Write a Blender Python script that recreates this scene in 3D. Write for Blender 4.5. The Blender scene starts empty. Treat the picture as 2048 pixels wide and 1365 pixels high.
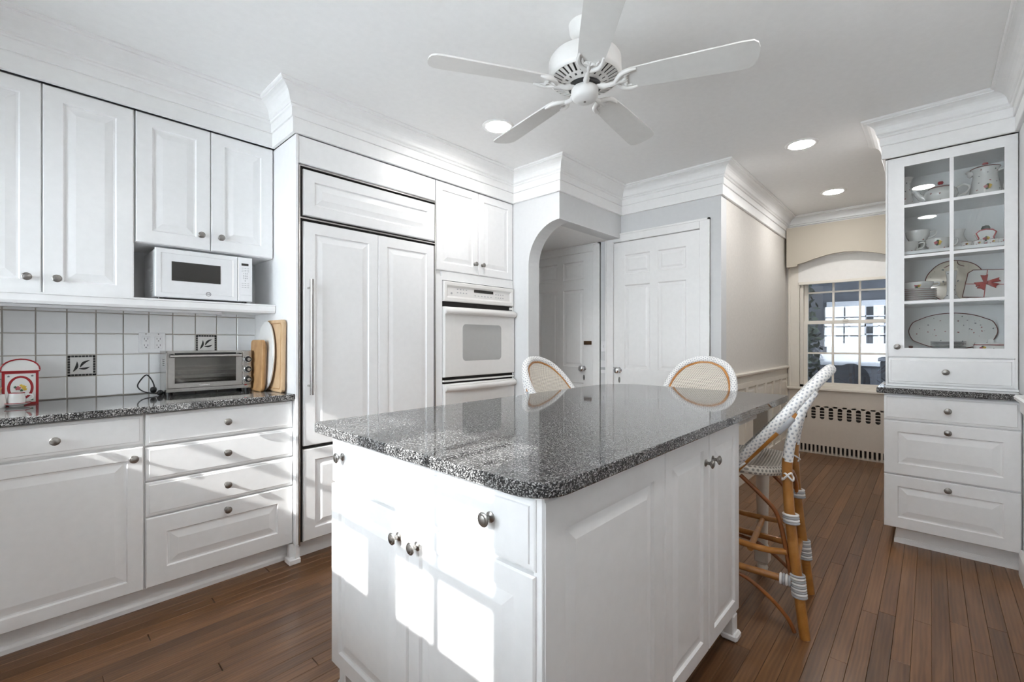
import bpy, math, random
from math import pi, sin, cos, radians
from mathutils import Matrix, Vector
random.seed(7)
sc = bpy.context.scene
COL = sc.collection

# light levels
SKY = 14.0
SUN = 9.0
LAMP = 110.0
EXPO = 0.4
# ------------------------------------------------------------------ camera
FPX, CAM_H, THETA = 900.0, 1.20, math.atan(838 / 900.0)
cam_d = bpy.data.cameras.new('camera'); cam = bpy.data.objects.new('camera', cam_d); COL.objects.link(cam)
cam_d.sensor_fit = 'HORIZONTAL'; cam_d.sensor_width = 36.0; cam_d.lens = 36.0 * FPX / 2048.0
cam_d.clip_start = 0.03; cam_d.clip_end = 200
cam.location = (0, 0, CAM_H); cam.rotation_euler = (pi / 2, 0, THETA - pi / 2)
sc.camera = cam
# ------------------------------------------------------------------ sky, sun, exposure
world = bpy.data.worlds.new('sky'); sc.world = world; world.use_nodes = True
bg = world.node_tree.nodes['Background']
bg.inputs['Color'].default_value = (0.86, 0.93, 1.0, 1); bg.inputs['Strength'].default_value = SKY
sun_d = bpy.data.lights.new('sun_offscreen', 'SUN'); sun = bpy.data.objects.new('sun_offscreen', sun_d); COL.objects.link(sun)
SUN_DIR = Vector((1.0, 0.12, -0.555))
sun_d.energy = SUN; sun_d.angle = radians(0.55); sun_d.color = (1.0, 0.98, 0.95)
sun.rotation_euler = SUN_DIR.to_track_quat('-Z', 'Y').to_euler(); sun.location = (-6, 0, 5)
vs = sc.view_settings
vs.view_transform = 'Standard'; vs.look = 'None'; vs.gamma = 1.0; vs.use_curve_mapping = False
vs.exposure = EXPO
cy = sc.cycles
cy.use_denoising = True; cy.max_bounces = 14; cy.diffuse_bounces = 8; cy.glossy_bounces = 5
cy.transparent_max_bounces = 16; cy.transmission_bounces = 6
cy.caustics_reflective = True; cy.blur_glossy = 0.25; cy.sample_clamp_indirect = 12.0

# ------------------------------------------------------------------ materials
MATS = {}
def new_mat(name):
    m = bpy.data.materials.new(name); m.use_nodes = True
    nt = m.node_tree; b = nt.nodes['Principled BSDF']
    MATS[name] = m
    return m, nt, b
def N(nt, t, **kw):
    n = nt.nodes.new(t)
    for k, v in kw.items():
        if k.startswith('i_'):
            n.inputs[k[2:].replace('_', ' ')].default_value = v
        else:
            setattr(n, k, v)
    return n
def L(nt, a, b): nt.links.new(a, b)
def ramp(nt, fac, stops, interp='LINEAR'):
    r = nt.nodes.new('ShaderNodeValToRGB'); r.color_ramp.interpolation = interp
    els = r.color_ramp.elements
    while len(els) < len(stops): els.new(0.5)
    for e, (p, c) in zip(els, stops):
        e.position = p; e.color = (*c, 1) if len(c) == 3 else c
    L(nt, fac, r.inputs['Fac']); return r
def mixc(nt, fac, a, b, mode='MIX'):
    m = nt.nodes.new('ShaderNodeMix'); m.data_type = 'RGBA'; m.blend_type = mode
    for inp, v in ((0, fac), (6, a), (7, b)):
        if hasattr(v, 'default_value') or hasattr(v, 'is_linked'): L(nt, v, m.inputs[inp])
        elif inp == 0: m.inputs[0].default_value = v
        else: m.inputs[inp].default_value = (*v, 1)
    return m.outputs[2]
def bump(nt, b, h, strength=0.2, dist=0.002):
    n = N(nt, 'ShaderNodeBump'); n.inputs['Strength'].default_value = strength; n.inputs['Distance'].default_value = dist
    L(nt, h, n.inputs['Height']); L(nt, n.outputs[0], b.inputs['Normal']); return n
def pos(nt): return N(nt, 'ShaderNodeNewGeometry').outputs['Position']
def plain(name, col, rough=0.5, metal=0.0, spec=0.5, coat=0.0, tex=0.0, scale=30.0):
    m, nt, b = new_mat(name)
    b.inputs['Base Color'].default_value = (*col, 1); b.inputs['Roughness'].default_value = rough
    b.inputs['Metallic'].default_value = metal; b.inputs['Specular IOR Level'].default_value = spec
    b.inputs['Coat Weight'].default_value = coat; b.inputs['Coat Roughness'].default_value = 0.08
    n = N(nt, 'ShaderNodeTexNoise'); n.inputs['Scale'].default_value = scale; n.inputs['Detail'].default_value = 3
    tc = N(nt, 'ShaderNodeTexCoord'); L(nt, tc.outputs['Object'], n.inputs['Vector'])
    v = max(tex, 0.015)
    r = ramp(nt, n.outputs['Fac'], [(0.3, tuple(c * (1 - v) for c in col)), (0.7, tuple(min(1, c * (1 + v)) for c in col))])
    L(nt, r.outputs[0], b.inputs['Base Color'])
    return m
plain('white_paint', (0.86, 0.86, 0.86), 0.30)
plain('trim_paint', (0.86, 0.858, 0.852), 0.38)
plain('ceiling_paint', (0.87, 0.868, 0.862), 0.9, spec=0.2)
plain('door_paint', (0.83, 0.825, 0.815), 0.32)
plain('grey_wall', (0.655, 0.66, 0.665), 0.75, spec=0.3)
plain('beige_wall', (0.70, 0.67, 0.63), 0.75, spec=0.3, tex=0.03, scale=60)
plain('cream_paint', (0.76, 0.71, 0.63), 0.35)
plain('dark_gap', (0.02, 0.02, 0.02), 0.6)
plain('pewter', (0.33, 0.315, 0.30), 0.32, metal=1.0, tex=0.15, scale=120)
plain('chrome', (0.75, 0.75, 0.76), 0.10, metal=1.0)
plain('stainless', (0.56, 0.545, 0.525), 0.26, metal=1.0, tex=0.05, scale=80)
plain('brass_dark', (0.16, 0.10, 0.06), 0.4, metal=1.0)
plain('black_plastic', (0.012, 0.012, 0.013), 0.28)
plain('white_plastic', (0.80, 0.80, 0.81), 0.25)
plain('oven_white', (0.80, 0.785, 0.765), 0.14, coat=0.4)
plain('oven_glass', (0.45, 0.45, 0.44), 0.12, coat=0.5)
plain('microwave_glass', (0.03, 0.028, 0.025), 0.12)
plain('ink', (0.09, 0.09, 0.10), 0.5)
plain('faint_ink', (0.42, 0.42, 0.43), 0.5)
plain('fan_white', (0.78, 0.77, 0.75), 0.33)
plain('blade_white', (0.74, 0.73, 0.71), 0.30, tex=0.02)
plain('radiator_paint', (0.66, 0.60, 0.53), 0.4)
plain('dark_void', (0.012, 0.010, 0.009), 0.8)
plain('dull_steel', (0.16, 0.155, 0.15), 0.6, tex=0.1)
plain('motor_metal', (0.10, 0.10, 0.10), 0.5, tex=0.1)
plain('shade_cloth', (0.82, 0.80, 0.77), 0.8, spec=0.2)
plain('valance_fabric', (0.50, 0.455, 0.385), 0.95, spec=0.1, tex=0.05, scale=400)
plain('grout', (0.42, 0.39, 0.345), 0.8)
plain('tile_white', (0.85, 0.852, 0.855), 0.12, tex=0.03, scale=12)
plain('mosaic_black', (0.02, 0.02, 0.02), 0.3, tex=0.4, scale=90)
plain('mosaic_white', (0.72, 0.71, 0.69), 0.3)
plain('porcelain', (0.80, 0.79, 0.77), 0.14, coat=0.3)
plain('cream_porcelain', (0.76, 0.68, 0.57), 0.18, coat=0.3)
plain('red_glaze', (0.35, 0.025, 0.03), 0.18)
plain('brown_rim', (0.19, 0.055, 0.045), 0.2)
plain('ribbon_red', (0.40, 0.035, 0.025), 0.5)
plain('leaf_green', (0.06, 0.15, 0.09), 0.5)
plain('flower_yellow', (0.72, 0.48, 0.06), 0.4)
plain('flower_rose', (0.50, 0.13, 0.14), 0.4)
plain('flower_grey', (0.16, 0.17, 0.19), 0.4)
plain('platter_white', (0.74, 0.735, 0.72), 0.3)
plain('wrap_white', (0.78, 0.77, 0.755), 0.35)
plain('wrap_grey', (0.42, 0.43, 0.45), 0.4)
plain('siding_grey', (0.10, 0.105, 0.115), 0.7, tex=0.2, scale=5)
plain('hedge', (0.045, 0.060, 0.045), 0.8, tex=0.6, scale=14)
plain('patio', (0.14, 0.14, 0.145), 0.8, tex=0.2)
plain('patio_dark', (0.018, 0.019, 0.021), 0.6)
plain('outside_white', (0.62, 0.63, 0.64), 0.5)
plain('outside_glass', (0.06, 0.065, 0.07), 0.1)
plain('cord_black', (0.01, 0.01, 0.01), 0.4)

def wood(name, c0, c1, c2, rough, world_coord=False, sx=1.0, sy=18.0, coat=0.0, fine=0.30, vary=(0.62, 1.32), wave=0.38):
    m, nt, b = new_mat(name)
    oi = N(nt, 'ShaderNodeObjectInfo')
    src = pos(nt) if world_coord else N(nt, 'ShaderNodeTexCoord').outputs['Object']
    off = N(nt, 'ShaderNodeVectorMath', operation='SCALE'); off.inputs[0].default_value = (13.7, 7.3, 5.1)
    L(nt, oi.outputs['Random'], off.inputs['Scale'])
    add = N(nt, 'ShaderNodeVectorMath', operation='ADD'); L(nt, src, add.inputs[0]); L(nt, off.outputs[0], add.inputs[1])
    mp = N(nt, 'ShaderNodeMapping'); mp.inputs['Scale'].default_value = (sx, sy, sy); L(nt, add.outputs[0], mp.inputs['Vector'])
    n1 = N(nt, 'ShaderNodeTexNoise'); n1.inputs['Scale'].default_value = 1.3; n1.inputs['Detail'].default_value = 5; n1.inputs['Distortion'].default_value = 0.9
    L(nt, mp.outputs[0], n1.inputs['Vector'])
    wv = N(nt, 'ShaderNodeTexWave', wave_type='RINGS', rings_direction='X'); wv.inputs['Scale'].default_value = 1.7
    wv.inputs['Distortion'].default_value = 7.0; wv.inputs['Detail'].default_value = 2.5; wv.inputs['Detail Scale'].default_value = 0.8
    L(nt, mp.outputs[0], wv.inputs['Vector'])
    mp2 = N(nt, 'ShaderNodeMapping'); mp2.inputs['Scale'].default_value = (sx * 6, sy * 16, sy * 16); L(nt, add.outputs[0], mp2.inputs['Vector'])
    n2 = N(nt, 'ShaderNodeTexNoise'); n2.inputs['Scale'].default_value = 1.0; n2.inputs['Detail'].default_value = 3; L(nt, mp2.outputs[0], n2.inputs['Vector'])
    a = mixc(nt, wave, n1.outputs['Fac'], wv.outputs['Color'])
    a2 = mixc(nt, fine, a, n2.outputs['Fac'])
    r = ramp(nt, a2, [(0.25, c0), (0.5, c1), (0.78, c2)])
    hs = N(nt, 'ShaderNodeHueSaturation')
    mr = N(nt, 'ShaderNodeMapRange'); mr.inputs['To Min'].default_value = vary[0]; mr.inputs['To Max'].default_value = vary[1]
    L(nt, oi.outputs['Random'], mr.inputs['Value']); L(nt, mr.outputs[0], hs.inputs['Value'])
    L(nt, r.outputs[0], hs.inputs['Color']); L(nt, hs.outputs[0], b.inputs['Base Color'])
    b.inputs['Roughness'].default_value = rough; b.inputs['Coat Weight'].default_value = coat; b.inputs['Coat Roughness'].default_value = 0.15
    bump(nt, b, n2.outputs['Fac'], 0.12, 0.001)
    return m
wood('oak_floor', (0.086, 0.036, 0.012), (0.164, 0.076, 0.031), (0.252, 0.126, 0.055), 0.28, True, 1.5, 15.0, fine=0.16, vary=(0.76, 1.20), wave=0.14)
wood('board_maple', (0.42, 0.26, 0.14), (0.56, 0.38, 0.22), (0.66, 0.48, 0.30), 0.5, False, 9, 2.5, fine=0.25, wave=0.12, vary=(0.9, 1.1))
wood('board_brown', (0.30, 0.15, 0.055), (0.46, 0.26, 0.11), (0.58, 0.36, 0.18), 0.5, False, 9, 2.5, fine=0.25, wave=0.12, vary=(0.9, 1.1))
wood('rattan', (0.26, 0.095, 0.016), (0.42, 0.175, 0.035), (0.54, 0.25, 0.065), 0.32, False, 9, 9, coat=0.3, fine=0.1, wave=0.0, vary=(0.85, 1.15))
wood('rattan_dark', (0.16, 0.045, 0.010), (0.27, 0.085, 0.018), (0.36, 0.13, 0.03), 0.32, False, 9, 9, coat=0.3, fine=0.1, wave=0.0, vary=(0.85, 1.15))

m, nt, b = new_mat('granite')
p = N(nt, 'ShaderNodeTexCoord').outputs['Object']
v1 = N(nt, 'ShaderNodeTexVoronoi'); v1.inputs['Scale'].default_value = 380; L(nt, p, v1.inputs['Vector'])
n1 = N(nt, 'ShaderNodeTexNoise'); n1.inputs['Scale'].default_value = 190; n1.inputs['Detail'].default_value = 5; n1.inputs['Roughness'].default_value = 0.7; L(nt, p, n1.inputs['Vector'])
sepc = N(nt, 'ShaderNodeSeparateColor'); L(nt, v1.outputs['Color'], sepc.inputs[0])
a = mixc(nt, 0.5, sepc.outputs[0], n1.outputs['Fac'])
r = ramp(nt, a, [(0.32, (0.008, 0.008, 0.009)), (0.465, (0.032, 0.032, 0.033)), (0.575, (0.11, 0.11, 0.11)), (0.71, (0.37, 0.366, 0.36))])
L(nt, r.outputs[0], b.inputs['Base Color']); b.inputs['Roughness'].default_value = 0.05; b.inputs['Specular IOR Level'].default_value = 0.58

def weave(name, light, dark, nu, nv, thr=0.33):
    m, nt, b = new_mat(name)
    uv = N(nt, 'ShaderNodeUVMap').outputs[0]
    sx = N(nt, 'ShaderNodeSeparateXYZ'); L(nt, uv, sx.inputs[0])
    def mth(op, a, bv=None, c=None):
        n = N(nt, 'ShaderNodeMath', operation=op)
        for i, x in enumerate((a, bv, c)):
            if x is None: continue
            if isinstance(x, (int, float)): n.inputs[i].default_value = x
            else: L(nt, x, n.inputs[i])
        return n.outputs[0]
    u = mth('MULTIPLY', sx.outputs[0], nu); v = mth('MULTIPLY', sx.outputs[1], nv)
    row = mth('FLOOR', v); half = mth('MULTIPLY', mth('MODULO', row, 2.0), 0.5)
    fu = mth('SUBTRACT', mth('FRACT', mth('ADD', u, half)), 0.5); fv = mth('SUBTRACT', mth('FRACT', v), 0.5)
    d = mth('SQRT', mth('ADD', mth('POWER', fu, 2.0), mth('POWER', mth('MULTIPLY', fv, 0.9), 2.0)))
    dot = mth('LESS_THAN', d, thr)
    col = mixc(nt, dot, light, dark)
    L(nt, col, b.inputs['Base Color']); b.inputs['Roughness'].default_value = 0.38
    w = mth('SINE', mth('MULTIPLY', v, 2 * pi)); bump(nt, b, mth('ADD', d, mth('MULTIPLY', w, 0.15)), 0.6, 0.003)
    return m
weave('weave_panel', (0.74, 0.68, 0.60), (0.15, 0.12, 0.10), 1, 1, 0.29)
weave('weave_rim', (0.82, 0.81, 0.795), (0.42, 0.435, 0.47), 1, 1, 0.25)
weave('weave_seat', (0.74, 0.70, 0.63), (0.30, 0.28, 0.25), 1, 1, 0.30)

def floral(name, base, scale=40.0):
    m, nt, b = new_mat(name)
    p = N(nt, 'ShaderNodeTexCoord').outputs['Object']
    v = N(nt, 'ShaderNodeTexVoronoi'); v.inputs['Scale'].default_value = scale; v.inputs['Randomness'].default_value = 0.75; L(nt, p, v.inputs['Vector'])
    n = N(nt, 'ShaderNodeTexNoise'); n.inputs['Scale'].default_value = scale * 5; L(nt, p, n.inputs['Vector'])
    d = mixc(nt, 0.25, v.outputs['Distance'], n.outputs['Fac'])
    mask = ramp(nt, d, [(0.225, (1, 1, 1)), (0.25, (0, 0, 0))])
    sp = N(nt, 'ShaderNodeSeparateColor'); L(nt, v.outputs['Color'], sp.inputs[0])
    cr = ramp(nt, sp.outputs[0], [(0.0, (0.40, 0.17, 0.16)), (0.30, (0.22, 0.22, 0.23)), (0.62, (0.36, 0.20, 0.18)), (0.86, (0.20, 0.24, 0.21))], 'CONSTANT')
    L(nt, mixc(nt, mask.outputs[0], base, cr.outputs[0]), b.inputs['Base Color'])
    b.inputs['Roughness'].default_value = 0.14; b.inputs['Coat Weight'].default_value = 0.3
    return m
floral('floral_china', (0.80, 0.785, 0.76)); floral('floral_cream', (0.77, 0.69, 0.58), 30.0)

def thin_glass(name, fac, tint=(1, 1, 1), rough=0.0):
    m = bpy.data.materials.new(name); m.use_nodes = True; nt = m.node_tree; MATS[name] = m
    for n in list(nt.nodes): nt.nodes.remove(n)
    o = N(nt, 'ShaderNodeOutputMaterial'); t = N(nt, 'ShaderNodeBsdfTransparent'); t.inputs[0].default_value = (*tint, 1)
    g = N(nt, 'ShaderNodeBsdfGlossy'); g.inputs['Roughness'].default_value = rough
    fr = N(nt, 'ShaderNodeFresnel'); fr.inputs['IOR'].default_value = fac
    mx = N(nt, 'ShaderNodeMixShader'); L(nt, fr.outputs[0], mx.inputs[0]); L(nt, t.outputs[0], mx.inputs[1]); L(nt, g.outputs[0], mx.inputs[2]); L(nt, mx.outputs[0], o.inputs[0])
    return m
thin_glass('glass', 1.5, (0.96, 0.97, 0.97)); thin_glass('oven_door_glass', 1.5, (0.82, 0.82, 0.81)); thin_glass('screen_glass', 1.7, (0.55, 0.57, 0.60))
m, nt, b = new_mat('lamp_lens'); b.inputs['Base Color'].default_value = (0.9, 0.9, 0.88, 1)
b.inputs['Emission Color'].default_value = (1.0, 0.985, 0.965, 1); b.inputs['Emission Strength'].default_value = LAMP

# ------------------------------------------------------------------ mesh builder
ID4 = Matrix.Identity(4)
ORG = {}
class MB:
    def __init__(s, M=None): s.v = []; s.f = []; s.uv = {}; s.M = M or ID4
    def pt(s, p): s.v.append(s.M @ Vector(p)); return len(s.v) - 1
    def face(s, idx, uv=None):
        if uv: s.uv[len(s.f)] = uv
        s.f.append(tuple(idx))
    def box(s, x0, x1, y0, y1, z0, z1, bev=0.0):
        if bev <= 0:
            i = [s.pt((x, y, z)) for x in (x0, x1) for y in (y0, y1) for z in (z0, z1)]
            for q in ((0, 1, 3, 2), (4, 6, 7, 5), (0, 4, 5, 1), (2, 3, 7, 6), (0, 2, 6, 4), (1, 5, 7, 3)): s.face([i[k] for k in q])
            return s
        X, Y, Z = (x0, x1), (y0, y1), (z0, z1); I = {}
        for a in (0, 1):
            for b_ in (0, 1):
                for c in (0, 1):
                    o = [X[a], Y[b_], Z[c]]; sg = [1 if k == 0 else -1 for k in (a, b_, c)]
                    for ax in range(3):
                        q = [o[k] + (0 if k == ax else sg[k] * bev) for k in range(3)]
                        I[(a, b_, c, ax)] = s.pt(q)
        def g(a, b_, c, ax): return I[(a, b_, c, ax)]
        for t in (0, 1):
            q = [g(t, 0, 0, 0), g(t, 1, 0, 0), g(t, 1, 1, 0), g(t, 0, 1, 0)]; s.face(q if t else q[::-1])
            q = [g(0, t, 0, 1), g(1, t, 0, 1), g(1, t, 1, 1), g(0, t, 1, 1)]; s.face(q[::-1] if t else q)
            q = [g(0, 0, t, 2), g(1, 0, t, 2), g(1, 1, t, 2), g(0, 1, t, 2)]; s.face(q if t else q[::-1])
        def fx(q, flip): s.face(q[::-1] if flip else q)
        for a in (0, 1):
            for b_ in (0, 1):
                fl = (a ^ b_)
                fx([g(a, b_, 0, 0), g(a, b_, 1, 0), g(a, b_, 1, 1), g(a, b_, 0, 1)], not fl)
                fx([g(a, 0, b_, 0) , g(a, 1, b_, 0), g(a, 1, b_, 2), g(a, 0, b_, 2)], fl)
                fx([g(0, a, b_, 1), g(1, a, b_, 1), g(1, a, b_, 2), g(0, a, b_, 2)], not fl)
        for a in (0, 1):
            for b_ in (0, 1):
                for c in (0, 1):
                    q = [g(a, b_, c, 0), g(a, b_, c, 1), g(a, b_, c, 2)]; fx(q, (a + b_ + c) % 2 == 0)
        return s
    def rect(s, u0, u1, v0, v1, loops, back=True):
        L_ = []
        for ins, w in loops:
            L_.append([s.pt(q) for q in ((u0 + ins, v0 + ins, w), (u1 - ins, v0 + ins, w), (u1 - ins, v1 - ins, w), (u0 + ins, v1 - ins, w))])
        for a, b_ in zip(L_, L_[1:]):
            for j in range(4): s.face((a[j], a[(j + 1) % 4], b_[(j + 1) % 4], b_[j]))
        s.face(L_[-1])
        if back: s.face(L_[0][::-1])
        return s
    def lathe(s, prof, n=24, c=(0, 0, 0), sx=1.0, sy=1.0, caps=True):
        rings = []
        for r, z in prof:
            if r <= 1e-6: rings.append([s.pt((c[0], c[1], c[2] + z))])
            else: rings.append([s.pt((c[0] + r * sx * cos(2 * pi * k / n), c[1] + r * sy * sin(2 * pi * k / n), c[2] + z)) for k in range(n)])
        for a, b_ in zip(rings, rings[1:]):
            if len(a) == 1 and len(b_) == 1: continue
            for k in range(n):
                k2 = (k + 1) % n
                if len(a) == 1: s.face((a[0], b_[k2], b_[k]))
                elif len(b_) == 1: s.face((a[k], a[k2], b_[0]))
                else: s.face((a[k], a[k2], b_[k2], b_[k]))
        if caps and len(rings[0]) > 1: s.face(rings[0][::-1])
        if caps and len(rings[-1]) > 1: s.face(rings[-1])
        return s
    def tube(s, pts, r, n=10, closed=False, us=1.0, vs_=None, flat=1.0):
        P = [Vector(p) for p in pts]; m = len(P)
        R = r if isinstance(r, (list, tuple)) else [r] * m
        T = []
        for i in range(m):
            a = P[(i - 1) % m] if (closed or i > 0) else P[i]; b_ = P[(i + 1) % m] if (closed or i < m - 1) else P[i]
            T.append((b_ - a).normalized())
        up = Vector((0, 0, 1)) if abs(T[0].z) < 0.9 else Vector((1, 0, 0))
        nrm = (up - T[0] * up.dot(T[0])).normalized(); rings = []; ln = 0.0; lens = []
        for i in range(m):
            if i > 0: ln += (P[i] - P[i - 1]).length
            lens.append(ln)
            nrm = (nrm - T[i] * nrm.dot(T[i])).normalized(); bn = T[i].cross(nrm)
            rings.append([s.pt(P[i] + (nrm * cos(2 * pi * k / n) * flat + bn * sin(2 * pi * k / n)) * R[i]) for k in range(n)])
        V = vs_ if vs_ else 1.0
        for i in range(m if closed else m - 1):
            a, b_ = rings[i], rings[(i + 1) % m]
            l0 = lens[i] * us; l1 = (lens[i + 1] if i + 1 < m else ln) * us
            for k in range(n):
                k2 = (k + 1) % n
                s.face((a[k], a[k2], b_[k2], b_[k]), ((k / n * V, l0), ((k + 1) / n * V, l0), ((k + 1) / n * V, l1), (k / n * V, l1)))
        if not closed: s.face(rings[0][::-1]); s.face(rings[-1])
        return s
    def prism(s, poly, w0, w1, bev=0.0):
        n = len(poly)
        if bev > 0:
            cx = sum(p[0] for p in poly) / n; cy_ = sum(p[1] for p in poly) / n
            def ins(p):
                d = Vector((p[0] - cx, p[1] - cy_)); l = d.length or 1
                return (p[0] - d.x / l * bev, p[1] - d.y / l * bev)
            lay = [([ins(p) for p in poly], w0), (poly, w0 + bev), (poly, w1 - bev), ([ins(p) for p in poly], w1)]
        else: lay = [(poly, w0), (poly, w1)]
        R = [[s.pt((p[0], p[1], w)) for p in pl] for pl, w in lay]
        for a, b_ in zip(R, R[1:]):
            for k in range(n): s.face((a[k], a[(k + 1) % n], b_[(k + 1) % n], b_[k]))
        s.face(R[0][::-1]); s.face(R[-1]); return s
    def sweep(s, path, prof, side=1):
        n = len(path); D = [(Vector(path[i + 1]) - Vector(path[i])).normalized() for i in range(n - 1)]
        nr = [Vector((d.y, -d.x)) * side for d in D]; rings = []
        for i in range(n):
            if i == 0: m_ = nr[0]
            elif i == n - 1: m_ = nr[-1]
            else: m_ = (nr[i - 1] + nr[i]) / (1 + nr[i - 1].dot(nr[i]))
            rings.append([s.pt((path[i][0] + m_.x * e, path[i][1] + m_.y * e, z)) for e, z in prof])
        k = len(prof)
        for a, b_ in zip(rings, rings[1:]):
            for j in range(k):
                q = (a[j], a[(j + 1) % k], b_[(j + 1) % k], b_[j]); s.face(q if side > 0 else q[::-1])
        s.face(rings[0][::-1] if side > 0 else rings[0]); s.face(rings[-1] if side > 0 else rings[-1][::-1]); return s
    def mesh(s, name, mat, org, smooth=None):
        me = bpy.data.meshes.new(name); o = Vector(org)
        me.from_pydata([tuple(p - o) for p in s.v], [], s.f); me.materials.append(MATS[mat] if isinstance(mat, str) else mat)
        if s.uv:
            lay = me.uv_layers.new(name='UVMap')
            for fi, poly in enumerate(me.polygons):
                q = s.uv.get(fi)
                if q:
                    for li, c in zip(poly.loop_indices, q): lay.data[li].uv = c
        if smooth:
            me.polygons.foreach_set('use_smooth', [True] * len(me.polygons)); me.set_sharp_from_angle(angle=radians(smooth))
        me.update(); return me
    def build(s, name, mat, parent=None, smooth=None, org=None, label=None):
        if org is None:
            if parent is not None: org = ORG[parent]
            else:
                xs = [p.x for p in s.v]; ys = [p.y for p in s.v]; zs = [p.z for p in s.v]
                org = Vector(((min(xs) + max(xs)) / 2, (min(ys) + max(ys)) / 2, min(zs)))
        o = bpy.data.objects.new(name, s.mesh(name, mat, org, smooth)); COL.objects.link(o); ORG[o] = Vector(org)
        if parent is not None: o.parent = parent; o.location = Vector(org) - ORG[parent]
        else: o.location = org
        if label: o['label'] = label
        return o
def inst(name, me, parent, M):
    """an object that shares mesh data, placed by world matrix M under parent"""
    o = bpy.data.objects.new(name, me); COL.objects.link(o)
    if parent is not None:
        o.parent = parent; o.matrix_local = Matrix.Translation(-ORG[parent]) @ M
        ORG[o] = Vector(M.translation)
    else: o.matrix_local = M; ORG[o] = Vector(M.translation)
    return o
def tag(o, label, cat, group=None):
    o['label'] = label; o['category'] = cat
    if group: o['group'] = group
    return o
def thing(name, label, cat, loc=(0, 0, 0), group=None):
    o = bpy.data.objects.new(name, None); COL.objects.link(o); o.location = loc; ORG[o] = Vector(loc); o.empty_display_size = 0.1
    return tag(o, label, cat, group)
def struct(o, label=None):
    o['kind'] = 'structure'
    if label: o['label'] = label
    return o
def copy_tree(o, parent=None):
    c = o.copy(); COL.objects.link(c); c.parent = parent
    for ch in [x for x in bpy.data.objects if x.parent == o and x != c]: copy_tree(ch, c)
    return c
def frame(o, face):
    u, w = {'-y': ((1, 0, 0), (0, -1, 0)), '+y': ((-1, 0, 0), (0, 1, 0)), '-x': ((0, -1, 0), (-1, 0, 0)), '+x': ((0, 1, 0), (1, 0, 0))}[face]
    v = (0, 0, 1)
    return Matrix(((u[0], v[0], w[0], o[0]), (u[1], v[1], w[1], o[1]), (u[2], v[2], w[2], o[2]), (0, 0, 0, 1)))
def rrect(x0, x1, y0, y1, r, n=6):
    P = []
    for cx, cy_, a in ((x1 - r, y1 - r, 0), (x0 + r, y1 - r, 90), (x0 + r, y0 + r, 180), (x1 - r, y0 + r, 270)):
        for k in range(n + 1):
            t = radians(a + 90 * k / n); P.append((cx + r * cos(t), cy_ + r * sin(t)))
    return P
def spline(pts, per=6):
    P = [Vector(p) for p in pts]; out = []
    for i in range(len(P) - 1):
        p0 = P[max(i - 1, 0)]; p1 = P[i]; p2 = P[i + 1]; p3 = P[min(i + 2, len(P) - 1)]
        for k in range(per):
            t = k / per
            out.append(0.5 * ((2 * p1) + (p2 - p0) * t + (2 * p0 - 5 * p1 + 4 * p2 - p3) * t * t + (3 * p1 - p0 - 3 * p2 + p3) * t ** 3))
    out.append(P[-1]); return out
def text_part(txt, size, mat, parent, M, name='lettering', ext=0.0004):
    cu = bpy.data.curves.new('text', 'FONT'); cu.body = txt; cu.size = size; cu.align_x = 'CENTER'; cu.align_y = 'CENTER'; cu.extrude = ext; cu.resolution_u = 2
    to = bpy.data.objects.new('text_tmp', cu); COL.objects.link(to)
    dg = bpy.context.evaluated_depsgraph_get(); me = bpy.data.meshes.new_from_object(to.evaluated_get(dg))
    bpy.data.objects.remove(to); bpy.data.curves.remove(cu)
    me.materials.clear(); me.materials.append(MATS[mat]); me.name = name
    return inst(name, me, parent, M)

# ------------------------------------------------------------------ shared pieces
kp = [(0.0125, 0.0), (0.0125, 0.0025), (0.009, 0.004), (0.0055, 0.007), (0.0055, 0.014), (0.010, 0.018), (0.0155, 0.0215), (0.0165, 0.0245), (0.0145, 0.0265), (0.0115, 0.0268), (0.011, 0.0285), (0.006, 0.0305), (0, 0.031)]
KNOB = MB().lathe(kp, 16).mesh('knob', 'pewter', (0, 0, 0), 40)
def knob(parent, Fm, u, v, w=0.0): return inst('knob', KNOB, parent, Fm @ Matrix.Translation((u, v, w)))
def door_loops(st=0.058, t=0.02):
    return [(0, -t), (0, -0.004), (0.004, 0), (st, 0), (st + 0.005, -0.008), (st + 0.012, -0.008), (st + 0.042, -0.0015), (st + 0.046, -0.0015)]
def panel_front(name, parent, Fm, u0, u1, v0, v1, st=0.058, mat='white_paint', label=None):
    return MB(Fm).rect(u0, u1, v0, v1, door_loops(st)).build(name, mat, parent, label=label)
def slab_front(name, parent, Fm, u0, u1, v0, v1, mat='white_paint', edge=0.012):
    return MB(Fm).rect(u0, u1, v0, v1, [(0, -0.02), (0, -0.006), (0.003, -0.0045), (edge, -0.0035), (edge + 0.002, 0)]).build(name, mat, parent)
# ================================================================== the room
CEIL, XB, XF, YL, YR = 2.55, -0.88, 5.73, 3.14, -0.345
XD, YH, YN = 3.61, 2.03, 1.175          # door wall, header line, nook wall
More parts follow.
